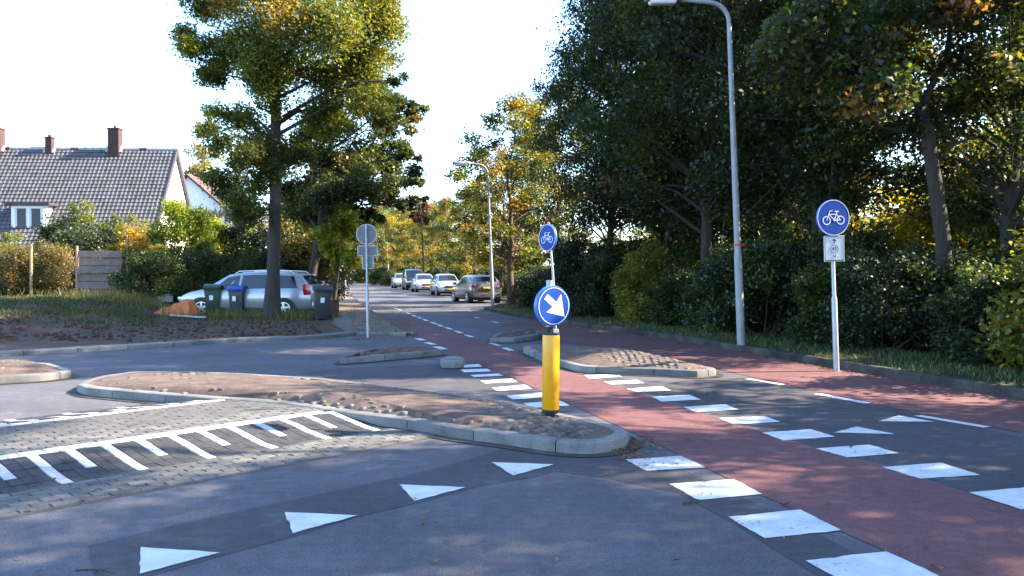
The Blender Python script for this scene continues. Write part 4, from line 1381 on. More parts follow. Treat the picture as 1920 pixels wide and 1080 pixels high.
    if plate:
        slab('number_plate', (x1 + 0.066, 0, 0.46), (0.012, 0.52, 0.11), M['plate'], 0.003)
        slab('number_plate', (x0 - 0.025, 0, zbr - 0.14), (0.10, 0.52, 0.11), M['plate'], 0.003)
    # dark underside between the wheels
    slab('underbody', ((x0 + x1) / 2, 0, 0.24), (x1 - x0 - 0.5, W * 0.8, 0.16), M['rubber'], 0.03)
    return t

ST_MPV = [(-2.23, 0.42, 0.70, 0.80, 0.70, 0.66), (-2.20, 0.33, 0.90, 1.02, 0.80, 0.72), (-2.10, 0.30, 1.00, 1.12, 0.85, 0.72), (-1.80, 0.28, 1.03, 1.56, 0.88, 0.66), (-1.55, 0.26, 1.03, 1.61, 0.89, 0.66), (-0.6, 0.24, 1.01, 1.655, 0.90, 0.68), (0.15, 0.24, 0.985, 1.635, 0.90, 0.67), (0.55, 0.24, 0.97, 1.55, 0.895, 0.65), (1.36, 0.24, 0.955, 1.02, 0.87, 0.74), (1.75, 0.26, 0.90, 0.93, 0.84, 0.70), (2.08, 0.28, 0.76, 0.80, 0.78, 0.62), (2.23, 0.34, 0.58, 0.62, 0.66, 0.52)]
silver = car('parked_car', 'silver people carrier with roof rails parked behind the big tree trunk', 'parked cars on the left', Vector((-9.42, 31.2, 0.08)), R(180 - 11), 4.46, 1.8, 1.64, ST_MPV, M['silver'], wheels=(-1.36, 1.36), wr=0.32,
    glass_x=[(-1.78, -0.95, -1.62, -0.95), (-0.86, 0.08, -0.86, 0.04), (0.16, 1.18, 0.14, 0.55)], ws=(1.30, 0.62), rw=(-2.06, -1.84), doors=(-0.90, 0.12, 1.12), rails=(-1.6, 0.35), tails='tall', scale=(1.17, 1.03, 0.96))
ST_HATCH = [(-2.1, 0.40, 0.70, 0.78, 0.68, 0.62), (-2.06, 0.32, 0.90, 0.98, 0.78, 0.68), (-1.92, 0.29, 0.97, 1.06, 0.83, 0.66), (-1.50, 0.27, 0.98, 1.37, 0.86, 0.60), (-1.0, 0.25, 0.96, 1.44, 0.875, 0.61), (-0.2, 0.24, 0.94, 1.46, 0.88, 0.62), (0.3, 0.24, 0.93, 1.40, 0.88, 0.61), (1.12, 0.24, 0.91, 0.97, 0.86, 0.74), (1.6, 0.26, 0.86, 0.89, 0.83, 0.68), (1.98, 0.28, 0.74, 0.77, 0.76, 0.6), (2.1, 0.34, 0.58, 0.62, 0.64, 0.5)]
HG = dict(wheels=(-1.28, 1.28), glass_x=[(-1.45, -0.95, -1.2, -0.95), (-0.88, 0.0, -0.88, -0.02), (0.08, 0.95, 0.06, 0.38)], ws=(1.06, 0.38), rw=(-1.88, -1.54), doors=(-0.9, 0.04, 0.95))
car('parked_car', 'dark maroon hatchback half hidden behind the silver people carrier', 'parked cars on the left', Vector((-9.75, 34.3, 0.10)), R(180 - 13), 4.2, 1.76, 1.46, ST_HATCH, M['maroon'], tails='tall', plate=False, **HG)
ROADH = math.atan2(1, -0.235)       # heading along the road, away from the camera
grp = 'cars parked in the bay along the right side of the far road'
def bay(u, v, fwd):
    p = G(u, v, 0.0)
    return p + Vector((math.cos(ROADH), math.sin(ROADH), 0)) * fwd
ST_WAGON = [(-2.1, 0.40, 0.74, 0.84, 0.70, 0.64), (-2.06, 0.33, 0.93, 1.00, 0.80, 0.70), (-1.96, 0.30, 0.99, 1.10, 0.85, 0.68), (-1.66, 0.28, 1.0, 1.40, 0.87, 0.62), (-1.2, 0.26, 0.98, 1.46, 0.885, 0.63), (-0.2, 0.25, 0.95, 1.49, 0.89, 0.64), (0.3, 0.25, 0.94, 1.43, 0.89, 0.63), (1.1, 0.25, 0.92, 0.98, 0.87, 0.74), (1.6, 0.27, 0.86, 0.9, 0.84, 0.68), (1.98, 0.29, 0.74, 0.78, 0.77, 0.6), (2.1, 0.34, 0.6, 0.63, 0.66, 0.5)]
WG = dict(wheels=(-1.28, 1.28), glass_x=[(-1.7, -0.95, -1.5, -0.95), (-0.88, 0.0, -0.88, -0.02), (0.08, 0.95, 0.06, 0.38)], ws=(1.04, 0.38), rw=(-1.93, -1.69), doors=(-0.9, 0.04, 0.95))
car('parked_car', 'brown grey hatchback seen from behind, nearest in the row beside the slender lamp', grp, bay(905, 569, 2.05), ROADH + R(7), 4.2, 1.78, 1.49, ST_WAGON, M['greycar'], **WG)
car('parked_car', 'pale blue silver car facing the camera next to the brown grey hatchback', grp, bay(845, 555, 2.1), ROADH + math.pi, 4.2, 1.76, 1.5, ST_WAGON, M['bluewhite'], grille=True, **WG)
car('parked_car', 'white hatchback facing the camera between the pale blue car and the black van', grp, bay(801, 548.5, 2.1), ROADH + math.pi, 4.2, 1.7, 1.46, ST_HATCH, M['whitecar'], grille=True, **HG)
ST_VAN = [(-2.2, 0.40, 0.8, 0.95, 0.74, 0.68), (-2.16, 0.33, 1.05, 1.2, 0.84, 0.76), (-2.05, 0.3, 1.12, 1.75, 0.88, 0.74), (-1.6, 0.28, 1.12, 1.84, 0.90, 0.74), (0.2, 0.26, 1.08, 1.86, 0.91, 0.74), (0.65, 0.26, 1.06, 1.76, 0.91, 0.72), (1.45, 0.26, 1.04, 1.12, 0.89, 0.76), (1.85, 0.28, 0.96, 1.0, 0.86, 0.7), (2.1, 0.3, 0.8, 0.84, 0.78, 0.62), (2.2, 0.36, 0.62, 0.66, 0.68, 0.54)]
car('parked_van', 'tall black people carrier behind the white hatchback', grp, bay(781, 544, 2.2), ROADH + math.pi, 4.4, 1.82, 1.86, ST_VAN, M['blackcar'], grille=True, wheels=(-1.36, 1.36), wr=0.33,
    glass_x=[(-1.9, -1.0, -1.9, -1.0), (-0.92, 0.1, -0.92, 0.06), (0.18, 1.25, 0.16, 0.66)], ws=(1.40, 0.72), rw=(-2.15, -2.06), doors=(-0.95, 0.14, 1.2), tails='tall')
car('parked_car', 'small silver car farthest in the row beyond the black people carrier', grp, bay(757, 541, 2.1), ROADH + math.pi, 4.2, 1.7, 1.46, ST_HATCH, M['silver'], **HG)

# ------------------------------------------------------------------ the tiled house and its neighbour
hx, hy = -19.7, 50.0
house = thing('tiled_house', 'long house with steep grey tiled roof, three chimneys and a dormer window', 'house', (hx, hy, 0), R(3))
# local: x along the ridge (0 = right gable), front slope towards -y
ZR, ZE, RUN = 8.75, 2.9, 4.3
BK = 4.3
LEN = 15.5
mb = MB()
mb.add([(0, -RUN + 0.25, 0), (0, BK - 0.25, 0), (0, BK - 0.25, ZE - 0.1), (0, 0, ZR - 0.28), (0, -RUN + 0.25, ZE - 0.1),
        (-LEN, -RUN + 0.25, 0), (-LEN, BK - 0.25, 0), (-LEN, BK - 0.25, ZE - 0.1), (-LEN, 0, ZR - 0.28), (-LEN, -RUN + 0.25, ZE - 0.1)],
       [(0, 1, 2, 3, 4), (9, 8, 7, 6, 5), (1, 6, 7, 2), (0, 4, 9, 5)])
mb.build('wall', M['housewall'], house)
sl = math.hypot(RUN, ZR - ZE); ang = math.atan2(ZR - ZE, RUN)
roof = link('roof', None, house)
mb = MB()
for s, run in ((-1, RUN), (1, BK)):
    t_ = 0.12
    mb.add([(0.12, s * run, ZE - t_), (-LEN, s * run, ZE - t_), (-LEN, 0, ZR - t_), (0.12, 0, ZR - t_), (0.12, s * run, ZE - 0.02), (-LEN, s * run, ZE - 0.02), (-LEN, 0, ZR - 0.02), (0.12, 0, ZR - 0.02)],
           [(0, 1, 2, 3), (4, 5, 6, 7), (0, 1, 5, 4), (1, 2, 6, 5), (2, 3, 7, 6), (3, 0, 4, 7)])
mb.build('roof_deck', M['lead'], roof)
# pantiles: every tile its own curved, tilted piece
rows_, tw = 27, 0.235
tr_h = sl / rows_
ca, sa = math.cos(ang), math.sin(ang)
V, colr = [], []
rr = np.random.default_rng(3)
ncol = int((LEN + 0.12) / tw)
prof = [(0.0, 0.012), (0.22, 0.0), (0.5, 0.012), (0.72, 0.034), (0.9, 0.034), (1.04, 0.014)]
for r_ in range(rows_):
    for c in range(ncol):
        xo = 0.12 - (c + 1) * tw
        tone = rr.uniform(0.82, 1.18)
        base_ = np.array((0.084, 0.079, 0.085)) * tone
        if rr.random() < 0.12: base_ = base_ * np.array((0.75, 0.85, 0.7))
        lift0, lift1 = 0.065 + rr.uniform(-.006, .006), 0.02
        s0, s1 = r_ * tr_h - 0.03, (r_ + 1) * tr_h
        for (a, za), (b, zb) in zip(prof, prof[1:]):
            q = []
            for f, zz, s_, lf_ in ((a, za, s0, lift0), (b, zb, s0, lift0), (b, zb, s1, lift1), (a, za, s1, lift1)):
                h = zz + lf_
                q.append((xo + f * tw, -RUN + s_ * ca - h * sa, ZE + s_ * sa + h * ca))
            V.append(q); colr.append(base_)
            q2 = []
            for f, zz, hh in ((a, za, -0.01), (b, zb, -0.01), (b, zb, zb + lift0), (a, za, za + lift0)):
                q2.append((xo + f * tw, -RUN + s0 * ca - hh * sa, ZE + s0 * sa + hh * ca))
            V.append(q2); colr.append(base_ * 0.9)
tm = quads_mesh('roof_tiles', np.array(V), np.array(colr), M['tile'])
o = link('roof_tiles', tm, roof); o['kind'] = 'stuff'
for i in range(36):
    mb = MB(); mb.tube([(0.12 - i * 0.43, 0, ZR + 0.03), (0.12 - (i + 1) * 0.43 + 0.015, 0, ZR + 0.03)], [0.125, 0.112], 10); mb.build('ridge_tile', M['redroof'] if i % 9 == 4 else M['lead'], roof, smooth=50)
for s, run in ((-1, RUN), (1, BK)):
    mb = MB(); d = Vector((0, -s * run, ZR - ZE)).normalized(); nrm = Vector((0, s * (ZR - ZE), run)).normalized()
    a = Vector((0.13, s * run, ZE)); b = Vector((0.13, 0, ZR + 0.02))
    vs = []
    for p in (a, b):
        for dx, dn in ((-0.02, -0.16), (0.04, -0.16), (0.04, 0.10), (-0.02, 0.10)):
            vs.append(p + Vector((dx, 0, 0)) + nrm * dn)
    mb.add(vs, [(0, 1, 2, 3), (7, 6, 5, 4), (0, 4, 5, 1), (1, 5, 6, 2), (2, 6, 7, 3), (3, 7, 4, 0)]); mb.build('barge_board', M['bargeboard'], house)
for x, w, h, dp in ((-3.35, 0.62, 1.25, 0.6), (-7.05, 0.36, 0.72, 0.4), (-9.95, 0.52, 1.2, 0.55)):
    ch = link('chimney', None, house, (x, -0.12, ZR - 0.7))
    mb = MB(); mb.box((0, 0, (h + 0.6) / 2), (w, dp, h + 0.6)); mb.build('stack', M['brickwork'], ch, bevel=0.01)
    mb = MB(); mb.box((0, 0, h + 0.63), (w + 0.08, dp + 0.08, 0.07)); mb.build('coping', M['brickwork'], ch, bevel=0.01)
    mb = MB(); mb.tube([(0, 0, h + 0.66), (0, 0, h + 0.82)], [0.1, 0.08], 10); mb.build('pot', M['brickwork'], ch, smooth=50)
    mb = MB(); mb.box((0, -dp / 2 - 0.16, 0.36), (w + 0.3, 0.05, 0.5)); fl = mb.build('flashing', M['lead'], ch); fl.rotation_euler = (-(math.pi / 2 - ang), 0, 0); fl.location = (0, 0.05, 0.16)
# dormer
dm = link('dormer', None, house, (-6.6, -RUN + 0.95, 3.62)); dm.scale = (1.15, 1, 1.22)
mb = MB(); mb.box((0, 0.62, 0.65), (1.62, 1.5, 1.36)); mb.build('cheek', M['whiteframe'], dm, bevel=0.01)
mb = MB(); mb.box((0, 0.55, 1.39), (2.05, 1.85, 0.12)); mb.build('flat_roof', M['bargeboard'], dm, bevel=0.01)
wnd = link('window', None, dm, (0, -0.14, 0.68))
mb = MB()
for a, b in (((-.68, -.58), (.68, -.58)), ((-.68, .56), (.68, .56)), ((-.66, -.6), (-.66, .6)), ((.66, -.6), (.66, .6)), ((0, -.56), (0, .54))):
    strip(mb, a, b, 0.10, -0.05 - 0.002 * (a[0] == b[0]), 0.02)
mb.build('frame', M['whiteframe'], wnd)
mb = MB(); mb.box((0, 0.0, -0.66), (1.5, 0.16, 0.06)); mb.build('sill', M['whiteframe'], wnd, bevel=0.005)
for x in (-.33, .33):
    mb = MB(); mb.box((x, 0.003, 0), (0.60, 0.012, 1.08)); mb.build('pane', M['house_glass'], wnd)
    mb = MB()
    for k in range(2):
        mb.box((x + (k - .5) * 0.50, -0.006, 0), (0.09, 0.006, 1.02))
    mb.build('curtain', M['curtain'], wnd)

nb = thing('white_house', 'white gabled house with brown roof glimpsed between the tiled house and the big tree', 'house', (-27.3, 72.0, 0), R(2))
mb = MB(); mb.add([(-5, 0, 0), (5.6, 0, 0), (5.6, 0, 4.6), (0, 0, 9.6), (-5, 0, 4.6), (-5, 9, 0), (5.6, 9, 0), (5.6, 9, 4.6), (0, 9, 9.6), (-5, 9, 4.6)],
                  [(0, 1, 2, 3, 4), (9, 8, 7, 6, 5), (1, 6, 7, 2), (0, 4, 9, 5)]); mb.build('wall', M['whitewall'], nb)
mb = MB()
for s, e in ((1, 5.9), (-1, -5.3)):
    zE = 9.6 - abs(e) * 0.893 + 0.05
    mb.add([(0, -0.35, 9.68), (e, -0.35, zE), (e, 9.3, zE), (0, 9.3, 9.68), (0, -0.35, 9.86), (e * 1.02, -0.35, zE + 0.16), (e * 1.02, 9.3, zE + 0.16), (0, 9.3, 9.86)],
           [(0, 1, 2, 3), (4, 5, 6, 7), (0, 1, 5, 4), (1, 2, 6, 5), (2, 3, 7, 6), (3, 0, 4, 7)])
mb.build('roof', M['redroof'], nb)
mb = MB(); mb.box((0.35, 3.0, 9.75), (0.5, 0.5, 1.0)); mb.box((0.35, 3.0, 10.28), (0.6, 0.6, 0.07)); mb.build('chimney', M['brickwork'], nb, bevel=0.01)
wv = link('window', None, nb, (3.2, -0.05, 3.6))
mb = MB(); mb.box((0, 0, 0), (1.5, 0.08, 1.3)); mb.build('frame', M['whiteframe'], wv); mb = MB(); mb.box((0, -0.045, 0), (1.3, 0.02, 1.1)); mb.build('pane', M['house_glass'], wv)

# ------------------------------------------------------------------ fence panel and posts in the garden hedge
def on_bank(u, y):
    return on_left(u, y)
fp = on_bank(186, 33.0)
fpan = thing('board_fence', 'weathered fence panel of six overlapping wide boards standing in the hedge', 'fence', fp, R(4))
for k in range(6):
    z = 0.17 + k * 0.30
    wdt = 0.275 if k != 5 else 0.26
    mb = MB(); mb.box((0, 0, 0), (1.76 - 0.03 * (k % 2), 0.026, wdt)); o = mb.build('board', M['fence_wood'], fpan, bevel=0.005)
    o.location = (0.012 * ((k * 7) % 3 - 1), -0.055 * (k % 2) - 0.01, z); o.rotation_euler = (R(-6), R(0.6 * ((k * 5) % 3 - 1)), 0)
for x in (-0.80, 0.0, 0.80):
    mb = MB(); mb.box((x, 0.055, 0.92), (0.05, 0.04, 1.80)); mb.build('batten', M['fence_wood'], fpan, bevel=0.004)
def post(label, u, v_top, y, r=0.055):
    p = on_bank(u, y); h = AT(u, v_top, y).z - p.z
    t = thing('fence_post', label, 'fence post', p, 0, 'wooden posts in the garden hedge')
    mb = MB(); mb.tube([(0, 0, -0.1), (0.01, 0, h * 0.5), (0.02, 0, h - 0.02), (0.02, 0, h)], [r, r * 0.95, r * 0.9, r * 0.7], 10); mb.build('shaft', M['post_wood'], t, smooth=50)
    mb = MB(); mb.tube([(0.018, 0, h * 0.62), (0.019, 0, h * 0.62 + 0.02)], r * 1.02, 10); mb.build('wire_tie', M['galv_dull'], t, smooth=50)
    return t
post('round wooden post against the left edge of the fence panel', 144, 461, 32.9)
post('sunlit round wooden post among dry brown stems left of the fence panel', 58, 458, 33.2, 0.06)
post('thin wooden stake behind the right edge of the fence panel', 238, 430, 34.4, 0.035)
#@@PART4
# ------------------------------------------------------------------ trees and bushes
def lg(x, y):
    return Vector((x, y, gz(x, y)))

# ---- the big tree by the silver car, built lobe by lobe from where its boughs hang
def big_tree():
    rng = np.random.default_rng(21)
    Y0 = 28.9
    foot = on_left(508, Y0); foot.z -= 0.05
    t = thing('broadleaf_tree', 'tall autumn tree with straight trunk and yellow green crown in front of the silver car', 'tree', foot)
    lobes = [  # u, v, half width, half height (photo px), share, mix
        (400, 20, 75, 42, 1.0, 'a'), (365, 80, 48, 30, .6, 'a'), (440, 95, 70, 45, 1.0, 'a'), (395, 135, 52, 30, .6, 'a'), (520, 60, 85, 70, 1.6, 'a'),
        (600, 40, 95, 65, 1.7, 'y'), (690, 55, 75, 60, 1.4, 'y'), (720, 20, 50, 40, .6, 'y'), (560, 140, 90, 60, 1.6, 'y'), (650, 150, 85, 55, 1.5, 'y'), (600, 210, 75, 45, 1.3, 'y'),
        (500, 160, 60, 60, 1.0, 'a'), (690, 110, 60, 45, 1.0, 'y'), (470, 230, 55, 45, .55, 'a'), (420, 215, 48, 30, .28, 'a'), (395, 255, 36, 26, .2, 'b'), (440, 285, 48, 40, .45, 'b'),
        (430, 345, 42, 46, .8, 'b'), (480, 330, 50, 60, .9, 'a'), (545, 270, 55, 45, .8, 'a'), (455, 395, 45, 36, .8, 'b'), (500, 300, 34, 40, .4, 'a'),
        (470, -40, 110, 60, 1.6, 'a'), (600, -60, 120, 70, 2.0, 'y'), (690, -50, 80, 60, 1.0, 'y'), (420, -100, 90, 60, 1.0, 'a'), (560, -150, 140, 70, 2.0, 'y'), (500, -230, 110, 70, 1.4, 'a'), (600, -230, 90, 60, 1.2, 'y'), (540, -300, 80, 60, .9, 'a'),
        (700, 195, 48, 32, .45, 'y'), (745, 150, 22, 22, .1, 'a')]
    mixes = {'a': {'mid': 5, 'olive': 4, 'dark': .8, 'orange': .2, 'lime': 1.4}, 'y': {'olive': 4, 'mid': 3, 'yellow': .6, 'lime': 3.6, 'orange': .15}, 'b': {'mid': 4, 'dark': 3, 'olive': 2, 'brown': .5}}  # 'y' lobes take lighter leaves, painting the sunlit side of the crown
    top = AT(524, -280, Y0) - foot
    mb = MB(); pts, rad = [], []
    for i in range(11):
        f = i / 10
        pts.append((top.x * f + 0.05 * math.sin(6 * f), 0.06 * math.sin(4 * f + 1), top.z * f))
        rad.append(0.205 * (1 - f) ** 0.6 * (1 + 0.5 * math.exp(-top.z * f * 2.0)) + 0.02)
    mb.tube(pts, rad, 16)
    Cs, Ss, cs = [], [], []
    for (u, v, hw, hh, sh, mx) in lobes:
        yy = Y0 + rng.normal() * 1.6 * (1 - 0.4 * (abs(u - 510) > 120))
        c = AT(u, v, yy) - foot
        k = yy / FPX
        W_, H_ = hw * k, hh * k
        nb = max(4, int(7 * sh) + 3)
        cen, cr_ = [], []
        f = max(0.36, min(0.96, (c.z - 0.15 * Vector((c.x - top.x * c.z / top.z, c.y)).length - 0.5) / top.z))
        p0 = Vector((top.x * f, 0, top.z * f))
        r0 = 0.235 * (1 - f) ** 0.6 * (0.42 if c.z > 5.5 else .2)
        mid = p0.lerp(c, 0.55) + Vector((0, 0, 0.12 * (c - p0).length))
        if c.z > p0.z - .2: mb.tube([p0, p0.lerp(mid, .5), mid, c], [r0, r0 * .75, r0 * .5, r0 * .22], 6, cap=False)
        for q in range(nb):
            d = rng.normal(size=3); d /= np.linalg.norm(d); rr_ = rng.random() ** .4
            e = Vector((c.x + d[0] * W_ * rr_ * .85, c.y + d[1] * min(W_, 1.3) * rr_, c.z + d[2] * H_ * rr_ * .85))
            cen.append(e); cr_.append(rng.uniform(.42, .66) * min(W_, H_ * 1.5))
            if c.z > p0.z - .2: mb.tube([mid.lerp(c, .3 + .7 * rng.random()), mid.lerp(e, .7), e], [r0 * .26, r0 * .16, .006], 4, cap=False)
            else: mb.tube([c, c.lerp(e, .5), e], [r0 * .2, r0 * .14, .006], 4, cap=False)
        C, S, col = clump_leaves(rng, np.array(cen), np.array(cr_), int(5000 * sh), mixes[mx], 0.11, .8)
        Cs.append(C); Ss.append(S); cs.append(col)
    link('trunk', mb.mesh('trunk', M['bark'], smooth=60), t)
    link('crown', leaf_mesh('crown', np.vstack(Cs), np.concatenate(Ss), np.vstack(cs), M['leaf'], seed=5), t)
    return t
big_tree()

def lobed_tree(name, label, foot, Y0, lobes, mix, leaf, tr, nper, seed, topuv, bark='bark_dark', depth=1.3, group=None, lm='leaf'):
    rng = np.random.default_rng(seed)
    t = thing(name, label, 'tree', foot, 0, group)
    top = AT(topuv[0], topuv[1], Y0) - foot
    mb = MB(); pts, rad = [], []
    for i in range(9):
        f = i / 8
        pts.append((top.x * f + 0.08 * math.sin(5 * f), 0.08 * math.sin(4 * f), top.z * f)); rad.append(tr * (1 - f) ** .7 + .015)
    mb.tube(pts, rad, 10)
    Cs, Ss, cs = [], [], []
    for (u, v, hw, hh, sh) in lobes:
        yy = Y0 + rng.normal() * depth
        c = AT(u, v, yy) - foot; k = yy / FPX; W_, H_ = hw * k, hh * k
        f = max(.2, min(.95, (c.z - 0.3 * abs(c.x - top.x * c.z / top.z) - .4) / top.z))
        p0 = Vector((top.x * f, 0, top.z * f)); r0 = tr * (1 - f) ** .7 * .5 + .01
        mid = p0.lerp(c, .55) + Vector((0, 0, .1 * (c - p0).length))
        mb.tube([p0, p0.lerp(mid, .5), mid, c], [r0, r0 * .7, r0 * .5, r0 * .2], 5, cap=False)
        cen, cr_ = [], []
        for q in range(int(6 * sh) + 4):
            d = rng.normal(size=3); d /= np.linalg.norm(d); rr_ = rng.random() ** .4
            e = Vector((c.x + d[0] * W_ * rr_ * .85, c.y + d[1] * min(W_, 1.4) * rr_, c.z + d[2] * H_ * rr_ * .85))
            cen.append(e); cr_.append(rng.uniform(.40, .62) * min(W_, H_ * 1.5))
            mb.tube([mid.lerp(c, rng.random()), e], [r0 * .3, .005], 4, cap=False)
        C, S, col = clump_leaves(rng, np.array(cen), np.array(cr_), int(nper * sh), mix, leaf, .75)
        Cs.append(C); Ss.append(S); cs.append(col)
    link('trunk', mb.mesh('trunk', M[bark], smooth=60), t)
    link('crown', leaf_mesh('crown', np.vstack(Cs), np.concatenate(Ss), np.vstack(cs), M[lm], seed=seed + 1), t)
    return t

# dark spreading tree right behind the big tree
lobed_tree('broadleaf_tree', 'dark spreading tree with tiered boughs reaching right behind the tall autumn tree', on_left(572, 36.5), 36.5,
    [(735, 175, 52, 24, .8), (700, 205, 60, 30, 1.0), (770, 205, 34, 14, .35), (650, 240, 60, 32, 1.0), (735, 245, 46, 20, .6), (690, 285, 70, 32, 1.2), (770, 290, 36, 12, .35), (620, 300, 60, 36, 1.1), (745, 325, 55, 22, .8), (785, 345, 22, 10, .2),
     (600, 270, 50, 40, 1.0), (640, 330, 60, 34, 1.2), (600, 395, 50, 30, 1.0), (640, 425, 50, 22, .8), (680, 345, 70, 34, 1.2), (610, 355, 55, 36, 1.0), (740, 375, 50, 20, .7), (660, 395, 60, 26, .9), (560, 330, 45, 50, .9), (700, 408, 40, 14, .4), (720, 350, 60, 26, 1.0), (700, 310, 60, 26, 1.0), (650, 300, 60, 30, 1.0), (745, 285, 50, 20, .7), (640, 370, 60, 30, 1.0), (755, 215, 46, 18, .6), (560, 400, 50, 30, .9), (790, 372, 18, 9, .15)],
    {'dark': 3.5, 'mid': 3, 'olive': 1.6, 'brown': .4, 'orange': .15}, 0.15, 0.2, 2600, 31, (640, 160))
# autumn coloured understorey tree
lobed_tree('autumn_tree', 'low tree with orange and rust leaves directly behind the silver car roof', on_left(585, 40.0), 40.0,
    [(570, 300, 40, 40, .7), (545, 345, 36, 36, .6), (600, 330, 40, 36, .7), (575, 400, 55, 40, 1.0), (600, 430, 36, 34, .8), (545, 440, 45, 34, .7), (575, 465, 45, 28, .7), (625, 470, 34, 24, .6), (600, 500, 34, 20, .5)],
    {'olive': 3, 'orange': 1.6, 'yellow': .8, 'mid': 3, 'brown': 1.2}, 0.15, 0.14, 1100, 33, (585, 290), bark='bark_red')
lobed_tree('hedge_tree', 'sunlit yellow green shrub tree overhanging the far left sidewalk', on_left(622, 34.6), 34.6,
    [(648, 405, 26, 26, .8), (632, 440, 28, 30, .9), (660, 440, 20, 30, .8), (650, 480, 26, 22, .7), (668, 465, 12, 20, .35), (625, 490, 22, 20, .5), (606, 450, 26, 34, .8)],
    {'bright': 5, 'lime': 2, 'yellow': 1.5}, 0.13, 0.07, 1500, 35, (640, 390), depth=.6)
lobed_tree('birch_tree', 'pale distant birch with thin yellowish leaves behind the white house', lg(-36, 96), 96,
    [(385, 250, 24, 24, .5), (370, 285, 26, 24, .6), (395, 300, 26, 26, .6), (380, 330, 28, 24, .7), (405, 345, 24, 24, .6), (360, 330, 16, 20, .3), (395, 220, 14, 18, .2)],
    {'birch': 5, 'pale': 2}, 0.34, 0.17, 900, 37, (388, 205), bark='bark', depth=2.0)
lobed_tree('birch_tree', 'yellowish garden tree low behind the white house roof', lg(-22.5, 66), 66,
    [(415, 400, 26, 26, .6), (440, 380, 26, 30, .7), (425, 350, 22, 26, .5), (455, 420, 24, 22, .5), (400, 425, 24, 20, .5)],
    {'birch': 4, 'olive': 2}, 0.24, 0.12, 800, 38, (430, 320))

# ---- bushes of the left garden
B = {}
B['round'] = bush_meshes(101, 1.45, 1.3, 3.6, 95, 26000, 0.10, {'bright': 6, 'lime': 2, 'mid': 1})
B['yew'] = bush_meshes(102, 1.3, 1.1, 1.9, 70, 18000, 0.075, {'yew': 6, 'mid': 1.2}, lmat='needle', flat=1.1)
B['tall'] = bush_meshes(103, 1.5, 1.2, 4.6, 60, 13000, 0.11, {'pale': 4, 'mid': 2, 'lime': 2})
B['dark'] = bush_meshes(104, 1.7, 1.4, 3.8, 60, 16000, 0.10, {'dark': 5, 'mid': 2}, lmat='leaf_dark')
B['yellow'] = bush_meshes(105, 1.0, 0.9, 3.0, 45, 9000, 0.10, {'yellow': 4, 'lime': 1.5, 'orange': .6})
B['dry'] = bush_meshes(106, 1.15, 0.7, 2.0, 80, 8500, 0.075, {'dry': 4, 'olive': 2, 'brown': 2, 'mid': .6}, flat=1.3, stems=60)
def lbush(kind, u, y, sc, label, rz=0.0, group=None, cat='bush', name='bush'):
    p = on_left(u, y)
    return place_bush(name, B[kind], p, rz, sc, label, cat, group)
lbush('round', 343, 40.0, (1.15, 1, 1.2), 'rounded sunlit yellow green bush beside the house gable')
lbush('round', 402, 42.0, (1.1, .9, .98), 'lower yellow green bush right of the rounded sunlit bush', 2.1)
lbush('round', 440, 47.0, (.95, .9, .95), 'pale sunlit bush in front of the white garden building', 4.1)
lbush('tall', 160, 44.0, (1.0, 1, .98), 'tall feathery light green shrub against the roof, left one', 0.4, 'tall light green shrubs before the tiled roof')
lbush('tall', 225, 45.0, (1.0, 1, .86), 'tall feathery light green shrub against the roof, middle one', 1.9, 'tall light green shrubs before the tiled roof')
lbush('tall', 275, 45.5, (.8, .9, .80), 'tall feathery light green shrub against the roof, next to the gable', 3.6, 'tall light green shrubs before the tiled roof')
lbush('dark', 130, 41.0, (1.1, 1, .98), 'big dark green bush under the dormer window')
lbush('dark', 190, 39.5, (.9, 1, .84), 'dark green bush between the dormer bush and the yellow shrub', 2.0)
lbush('yellow', 250, 36.5, (1.1, 1, .98), 'bright yellow autumn shrub above the fence panel')
lbush('yellow', 292, 38.0, (.8, .8, .72), 'smaller yellow shrub under the rounded sunlit bush', 2.2)
lbush('tall', 10, 37.5, (.75, .9, .58), 'light green shrub below the house eave at the far left', 2.5)
lbush('tall', -60, 39.0, (1.1, .9, .7), 'light green shrub further along the eave, mostly out of view', 1.2)
for i, (u, y, s, lb) in enumerate([(283, 33.0, (1.05, 1, .92), 'dark yew bush just right of the fence panel'), (325, 34.5, (.9, .9, .9), 'dark yew bush between the fence panel and the silver car bonnet'),
        (372, 36.5, (1.2, 1, 1.0), 'clipped dark hedge bush behind the silver car bonnet'), (432, 37.0, (1.2, 1, 1.0), 'clipped dark hedge bush behind the silver car windscreen'), (490, 38.5, (1.2, 1, 1.15), 'clipped dark hedge bush behind the big trunk')]):
    lbush('yew', u, y, s, lb, i * 1.3, 'dark evergreen bushes along the garden edge')
for i, (u, y, s, lb) in enumerate([(470, 42, (1.2, 1, 1.05), 'dark laurel bush left of the big trunk'), (545, 43, (1.2, 1, 1.15), 'dark laurel bush behind the silver car tail'), (605, 41, (.8, 1, .95), 'dark laurel bush above the maroon hatchback')]):
    lbush('dark', u, y, s, lb, i * 2.3)
for i, (u, y, s, lb) in enumerate([(15, 33.8, (1.2, 1, 1.0), 'dry brown hedge shrub at the left picture edge'), (70, 34.2, (1.1, 1, 1.05), 'dry brown hedge shrub around the sunlit post'), (115, 34.0, (1.0, 1, 1.0), 'dry brown hedge shrub left of the fence panel'),
        (-50, 34.5, (1.2, 1, 1.0), 'dry brown hedge shrub beyond the left picture edge'), (205, 34.6, (.9, .7, .9), 'dry brown hedge shrub behind the fence panel')]):
    lbush('dry', u, y, s, lb, i * 1.1, 'dry hedge shrubs round the posts')

